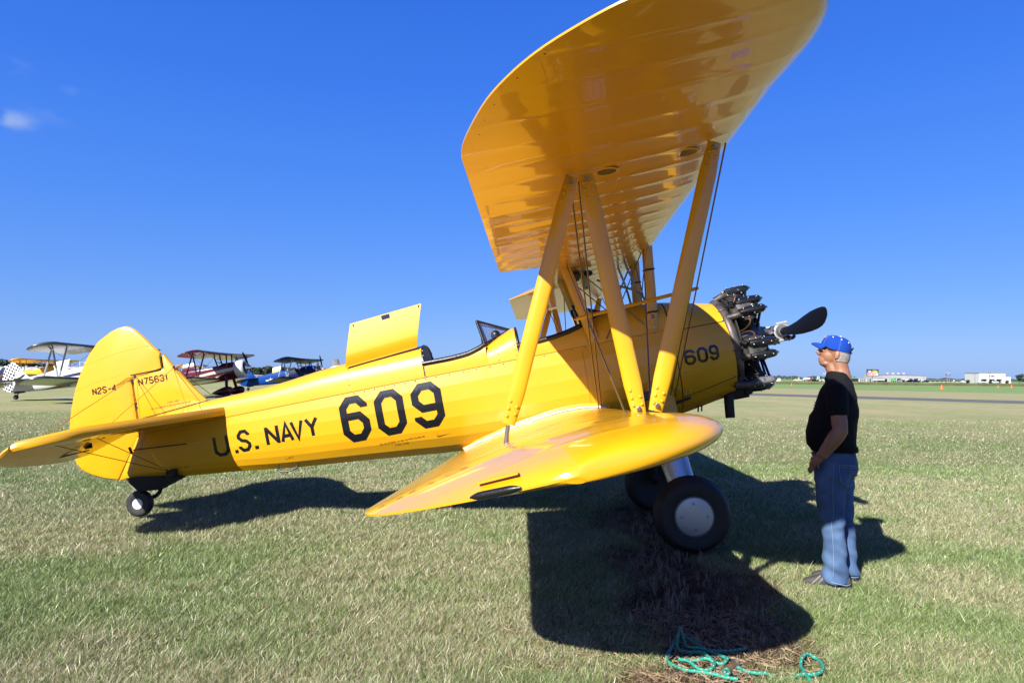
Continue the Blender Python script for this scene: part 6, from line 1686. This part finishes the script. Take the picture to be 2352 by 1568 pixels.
# -- shoes
for s, xo in ((-1, .0), (1, .062)):
    mb = MB(); rings = []
    for x, w, h in ((-.236, .012, .022), (-.225, .032, .036), (-.19, .045, .050), (-.14, .048, .066), (-.09, .045, .086), (-.04, .040, .100), (.02, .037, .100), (.07, .036, .092), (.10, .030, .080), (.112, .014, .060)):
        rings.append([(x + xo, s * .105 + w * math.copysign(abs(math.cos(a)) ** .8, math.cos(a)), .010 + (h / 2) + (h / 2) * math.copysign(abs(math.sin(a)) ** .7, math.sin(a))) for a in [2 * PI * k / 16 for k in range(16)]])
    mb.loft(rings); sh_ = mb.build('shoe', M_shoe, man, 60)
    mb = MB(); mb.loft([[(q[0] * 1.0, q[1] * 1.0 + (q[1] - s * .105) * .06, zz) for q in [(x + xo, s * .105 + w * sg) for x, w, sg in ((-.238, .014, 1), (-.19, .046, 1), (-.09, .046, 1), (.06, .038, 1), (.112, .016, 1), (.112, .016, -1), (.06, .038, -1), (-.09, .046, -1), (-.19, .046, -1), (-.238, .014, -1))]] for zz in (.0, .022)]); mb.build('sole', M_sole, sh_)
    mb = MB()
    for x0, x1 in ((-.135, -.105), (-.095, -.07)):
        mb.tube([(x0 + xo, s * .105 + sg * .046, .030) if False else (lerp(x0 - .03, x1, k / 5) + xo, s * .105 - (.049 - .012 * k / 5), .028 + .062 * k / 5) for k in range(6) for sg in (1,)], .006, 6)
    mb.build('shoe_stripe', M_shoe2, sh_, 60)
    mb = MB()
    for k in range(3): mb.tube([(-.125 + .022 * k + xo, s * .105 - .03, .074 + .011 * k), (-.118 + .022 * k + xo, s * .105, .083 + .011 * k), (-.125 + .022 * k + xo, s * .105 + .03, .074 + .011 * k)], .004, 5)
    mb.build('shoe_lace', M_belt, sh_, 60)
# -- hair below the cap
mb = MB()
rings = []
for z, k in ((1.655, .90), (1.68, .985), (1.71, 1.02), (1.74, 1.025), (1.77, 1.02)):
    rings.append([(.036 + .092 * k * math.cos(a) + (.004 if z < 1.7 else 0), .0785 * k * math.sin(a), z) for a in [-1.75 + 3.5 * i / 24 for i in range(25)]])
mb.loft([[HT @ Vector(q) for q in r_] for r_ in rings], False); mb.build('hair', M_hair, man, 60)
# -- cap: crown, brim, seams, eyelets, strap
CT = Matrix.Translation((.030, 0, 1.742)) @ Matrix.Rotation(.27, 4, 'Y')
def cp(x, y, z): return CT @ Vector((x, y, z))
mb = MB(); rings = []
def crown(t, a):
    """t 0 rim to 1 top"""
    r = math.cos(t * PI / 2) ** .62; zz = -.004 + .108 * math.sin(t * PI / 2) ** .95
    fx = .121 if math.cos(a) < 0 else .112
    return cp(.002 + fx * r * math.cos(a), .090 * r * math.sin(a), zz + (.012 * (1 - t) if math.cos(a) < -.6 else 0))
for i in range(11): rings.append([crown(i / 10 * .995, 2 * PI * k / 36) for k in range(36)])
mb.loft(rings, True, (False, True)); capo = mb.build('cap', M_cap, man, 60)
mb = MB(); rings = []
for i in range(9):
    t = i / 8; rings.append([])
    for k in range(13):
        a = -1.0 + 2.0 * k / 12
        ca, sa = math.cos(a), math.sin(a)
        p0 = Vector((-.118 * ca ** .8 + .01, .088 * sa, .012)); L = .082 * math.cos(a * 1.1) ** .7
        rings[-1].append(cp(p0.x - L * t, p0.y * (1 - .12 * t), p0.z + .006 - .022 * t - .026 * (abs(sa) ** 2) * t + .012 * math.sin(t * 2.4)))
lowr = [[p - Vector((0, 0, .009)) for p in r] for r in rings]
mb.loft(rings, False); mb.loft(lowr, False); mb.loft([rings[-1], lowr[-1]], False); mb.loft([[r[0] for r in rings], [r[0] for r in lowr]], False); mb.loft([[r[-1] for r in rings], [r[-1] for r in lowr]], False)
mb.build('brim', M_cap, capo, 60)
mb = MB()
for a in (PI / 2 - .15, PI / 2 + 1.0, -PI / 2, 0.15):
    for da in (-.03, .03): mb.tube([crown(t / 12 * .98, -(a + da)) * 1.0 for t in range(13)], .0012, 4)
mb.build('cap_stitching', M_capst, capo, 60)
mb = MB()
for a, t in ((-2.15, .62), (-1.35, .58), (-.62, .5), (.9, .6)): mb.ball(crown(t, a), (.0055, .0055, .0055), 8, 6)
mb.ball(crown(.995, 0), (.010, .010, .006), 10, 6)
mb.build('eyelet', M_wht, capo, 60)
mb = MB(); mb.tube([cp(.114 * math.cos(a) + .003, .091 * math.sin(a), .004) for a in [-.5 + i / 8 for i in range(9)]], .009, 6, .5); mb.tube([cp(.116 * math.cos(a) + .002, .088 * math.sin(a), .004 + .040 * math.cos(a * 2.9)) for a in [-.5 + i / 8 for i in range(9)]], .006, 6); mb.build('back_strap', M_blk, capo, 60)
mb = MB(); mb.tube([crown(.45, PI + .12 + .05 * k) + Vector((-.002, 0, 0)) for k in range(-4, 4)], .006, 6); mb.build('front_emblem', mat('orange emblem thread', (.75, .30, .12), .7), capo, 60)
# -- spectacles and eyes
mb = MB()
for s in (-1, 1):
    c = Vector((-.103, s * .034, 1.722)); torus_ring(mb, c, (1, s * -.12, .12), .022, .0016, 24, 5)
    mb.tube([c + Vector((.002, s * .022, .006)), (-.070, s * .068, 1.728), (.018, s * .081, 1.728)], .0016, 5)
mb.tube([(-.106, -.013, 1.727), (-.109, 0, 1.731), (-.106, .013, 1.727)], .0015, 5)
mb.v = [tuple(HT @ Vector(q)) for q in mb.v]
gl = mb.build('spectacles', M_steel, man, 60)
mb = MB()
for s in (-1, 1): mb.lathe((-.103, s * .034, 1.722), (1, s * -.12, .12), [(0, .021), (.0008, .021)], 18)
mb.v = [tuple(HT @ Vector(q)) for q in mb.v]
mb.build('lens', M_lens, gl)
mb = MB()
for s in (-1, 1): mb.ball((-.079, s * .032, 1.726), (.012, .013, .010), 12, 8)
mb.v = [tuple(HT @ Vector(q)) for q in mb.v]
eye = mb.build('eye', mat('eye white', (.6, .57, .53), .2), body)
mb = MB()
for s in (-1, 1): mb.ball((-.0895, s * .032, 1.726), (.003, .006, .006), 8, 6)
mb.v = [tuple(HT @ Vector(q)) for q in mb.v]
mb.build('iris', mat('dark iris', (.03, .02, .015), .2), body)

# ------------------------------------------------------------------ rope and tie-down ring

M_rope = mat('green rope', (.015, .30, .22), .6, var=.15, vscale=40, bump=.5, bscale=260, bdist=.003)
M_fleck = mat('orange rope fleck', (.62, .42, .25), .6)
def rope(label, groups):
    t = thing('rope', label, 'rope', (0, 0, 0)); mb = MB(); fl = MB()
    for pts, hh in groups:
        P3 = smooth_pts([(x, y, .018 + hh(k, x, y)) for k, (x, y) in enumerate(pts)], 6)
        mb.tube(P3, .0095, 10)
        for k in range(1, len(P3) - 1, 3):
            d = (P3[k + 1] - P3[k]).normalized(); fl.ball(P3[k] + Vector((0, -.006, .0065)), (.005, .003, .003), 6, 4)
    mb.build('strand', M_rope, t, 80); tag(fl.build('fleck', M_fleck, t, 80), kind='stuff')
    return t
rope('tangled turquoise rope lying in loops on straw at the edge of the wing shadow', [(ROPE_A, lambda k, x, y: .018 if k == 8 else (.012 if k in (7, 9) else .003)), (ROPE_B, lambda k, x, y: .035 if k == 0 or k == 21 else (.012 if k % 3 == 0 else .003))])
rope('turquoise green rope running right from the tie-down ring to a single round loop', [(ROPE_C, lambda k, x, y: -.012 if 5 <= k <= 7 else (.02 if k in (14, 15) else .004)), (ROPE_D, lambda k, x, y: .012)])
tr = thing('tie_down_anchor', 'rusty brown tie-down pipe in the soil with rope through it', 'anchor', (0, 0, 0))
a_, b_ = Vector((*RING[0], .018)), Vector((*RING[1], .026))
mb = MB(); mb.tube([a_, a_.lerp(b_, .5), b_], [.022, .021, .020], 14); mb.build('pipe', mat('rusty brown metal', (.16, .10, .045), .6, rgb2=(.08, .05, .03), vscale=30, bump=.3, bscale=80), tr, 60)
mb = MB(); torus_ring(mb, b_ + Vector((0, 0, .004)), (.7, .5, .3), .022, .006, 20, 6); mb.build('ring', M_sild, tr, 60)
mb = MB(); mb.ball((RING[0][0] + .01, RING[0][1] + .05, 0), (.10, .06, .012), 16, 8); mb.build('soil_mound', mat('pale dry soil', (.34, .27, .22), .95, bump=.6, bscale=60), tr, 60)
# ------------------------------------------------------------------ every separate piece its own part
SPLIT_CACHE = {}
def pieces_of(me, gap):
    nv = len(me.vertices); par = list(range(nv))
    def find(a):
        while par[a] != a: par[a] = par[par[a]]; a = par[a]
        return a
    for p in me.polygons:
        v = p.vertices; r0 = find(v[0])
        for k in v[1:]: par[find(k)] = r0
    comp = {}
    for i in range(nv): comp.setdefault(find(i), []).append(i)
    boxes = []
    for ids in comp.values():
        cs = [me.vertices[i].co for i in ids]
        boxes.append([set(ids), [min(c[k] for c in cs) - gap for k in range(3)], [max(c[k] for c in cs) + gap for k in range(3)]])
    merged = True
    while merged:
        merged = False
        for i in range(len(boxes)):
            for j in range(i + 1, len(boxes)):
                A, B_ = boxes[i], boxes[j]
                if all(A[1][k] <= B_[2][k] and B_[1][k] <= A[2][k] for k in range(3)):
                    boxes[i] = [A[0] | B_[0], [min(a, b) for a, b in zip(A[1], B_[1])], [max(a, b) for a, b in zip(A[2], B_[2])]]
                    boxes.pop(j); merged = True; break
            if merged: break
    return [b[0] for b in boxes]
def split_meshes(me, gap, base):
    if me.name in SPLIT_CACHE: return SPLIT_CACHE[me.name]
    out = []
    gs = pieces_of(me, gap)
    if len(gs) > 1:
        for g in gs:
            ids = sorted(g); mp = {a: b for b, a in enumerate(ids)}
            m2 = bpy.data.meshes.new(base)
            m2.from_pydata([me.vertices[i].co[:] for i in ids], [], [tuple(mp[v] for v in p.vertices) for p in me.polygons if p.vertices[0] in g])
            for mm in me.materials: m2.materials.append(mm)
            m2.polygons.foreach_set('material_index', [p.material_index for p in me.polygons if p.vertices[0] in g])
            m2.shade_smooth(); m2.set_sharp_from_angle(angle=math.radians(40)); out.append(m2)
    SPLIT_CACHE[me.name] = out
    return out
TINY = {'rivet', 'strut_rivet', 'leg_screw', 'case_bolts', 'cover_bolt', 'eyelet', 'stencil_note', 'cap_stitching', 'chest_print'}
PIECES = {'cockpit_side', 'coaming_pad', 'cowl_panel', 'cowl_seam', 'cable_strap', 'trim_horn', 'fin_fitting', 'rib_tape', 'blade_clamp', 'counterweight', 'ignition_lead', 'eye', 'iris', 'lens', 'strut_bolt', 'hub_cap_screw', 'latch', 'hinge_gap', 'oil_fitting', 'sign_lettering', 'skin_seam', 'lettering', 'shoe_lace', 'shoe_stripe', 'hem', 'back_pocket', 'tail_fork', 'fuel_line', 'fuel_valve', 'axle'}
for o in list(SC.objects):
    nm = o.name.split('.')[0]
    if o.type != 'MESH' or o.parent is None: continue
    if nm in TINY: o['kind'] = 'stuff'; continue
    if nm in PIECES and not o.children:
        ms = split_meshes(o.data, .0015, nm)
        if len(ms) > 1:
            for k, m2 in enumerate(ms):
                if k == 0: o.data = m2
                else:
                    c = o.copy(); c.data = m2; COL.objects.link(c)
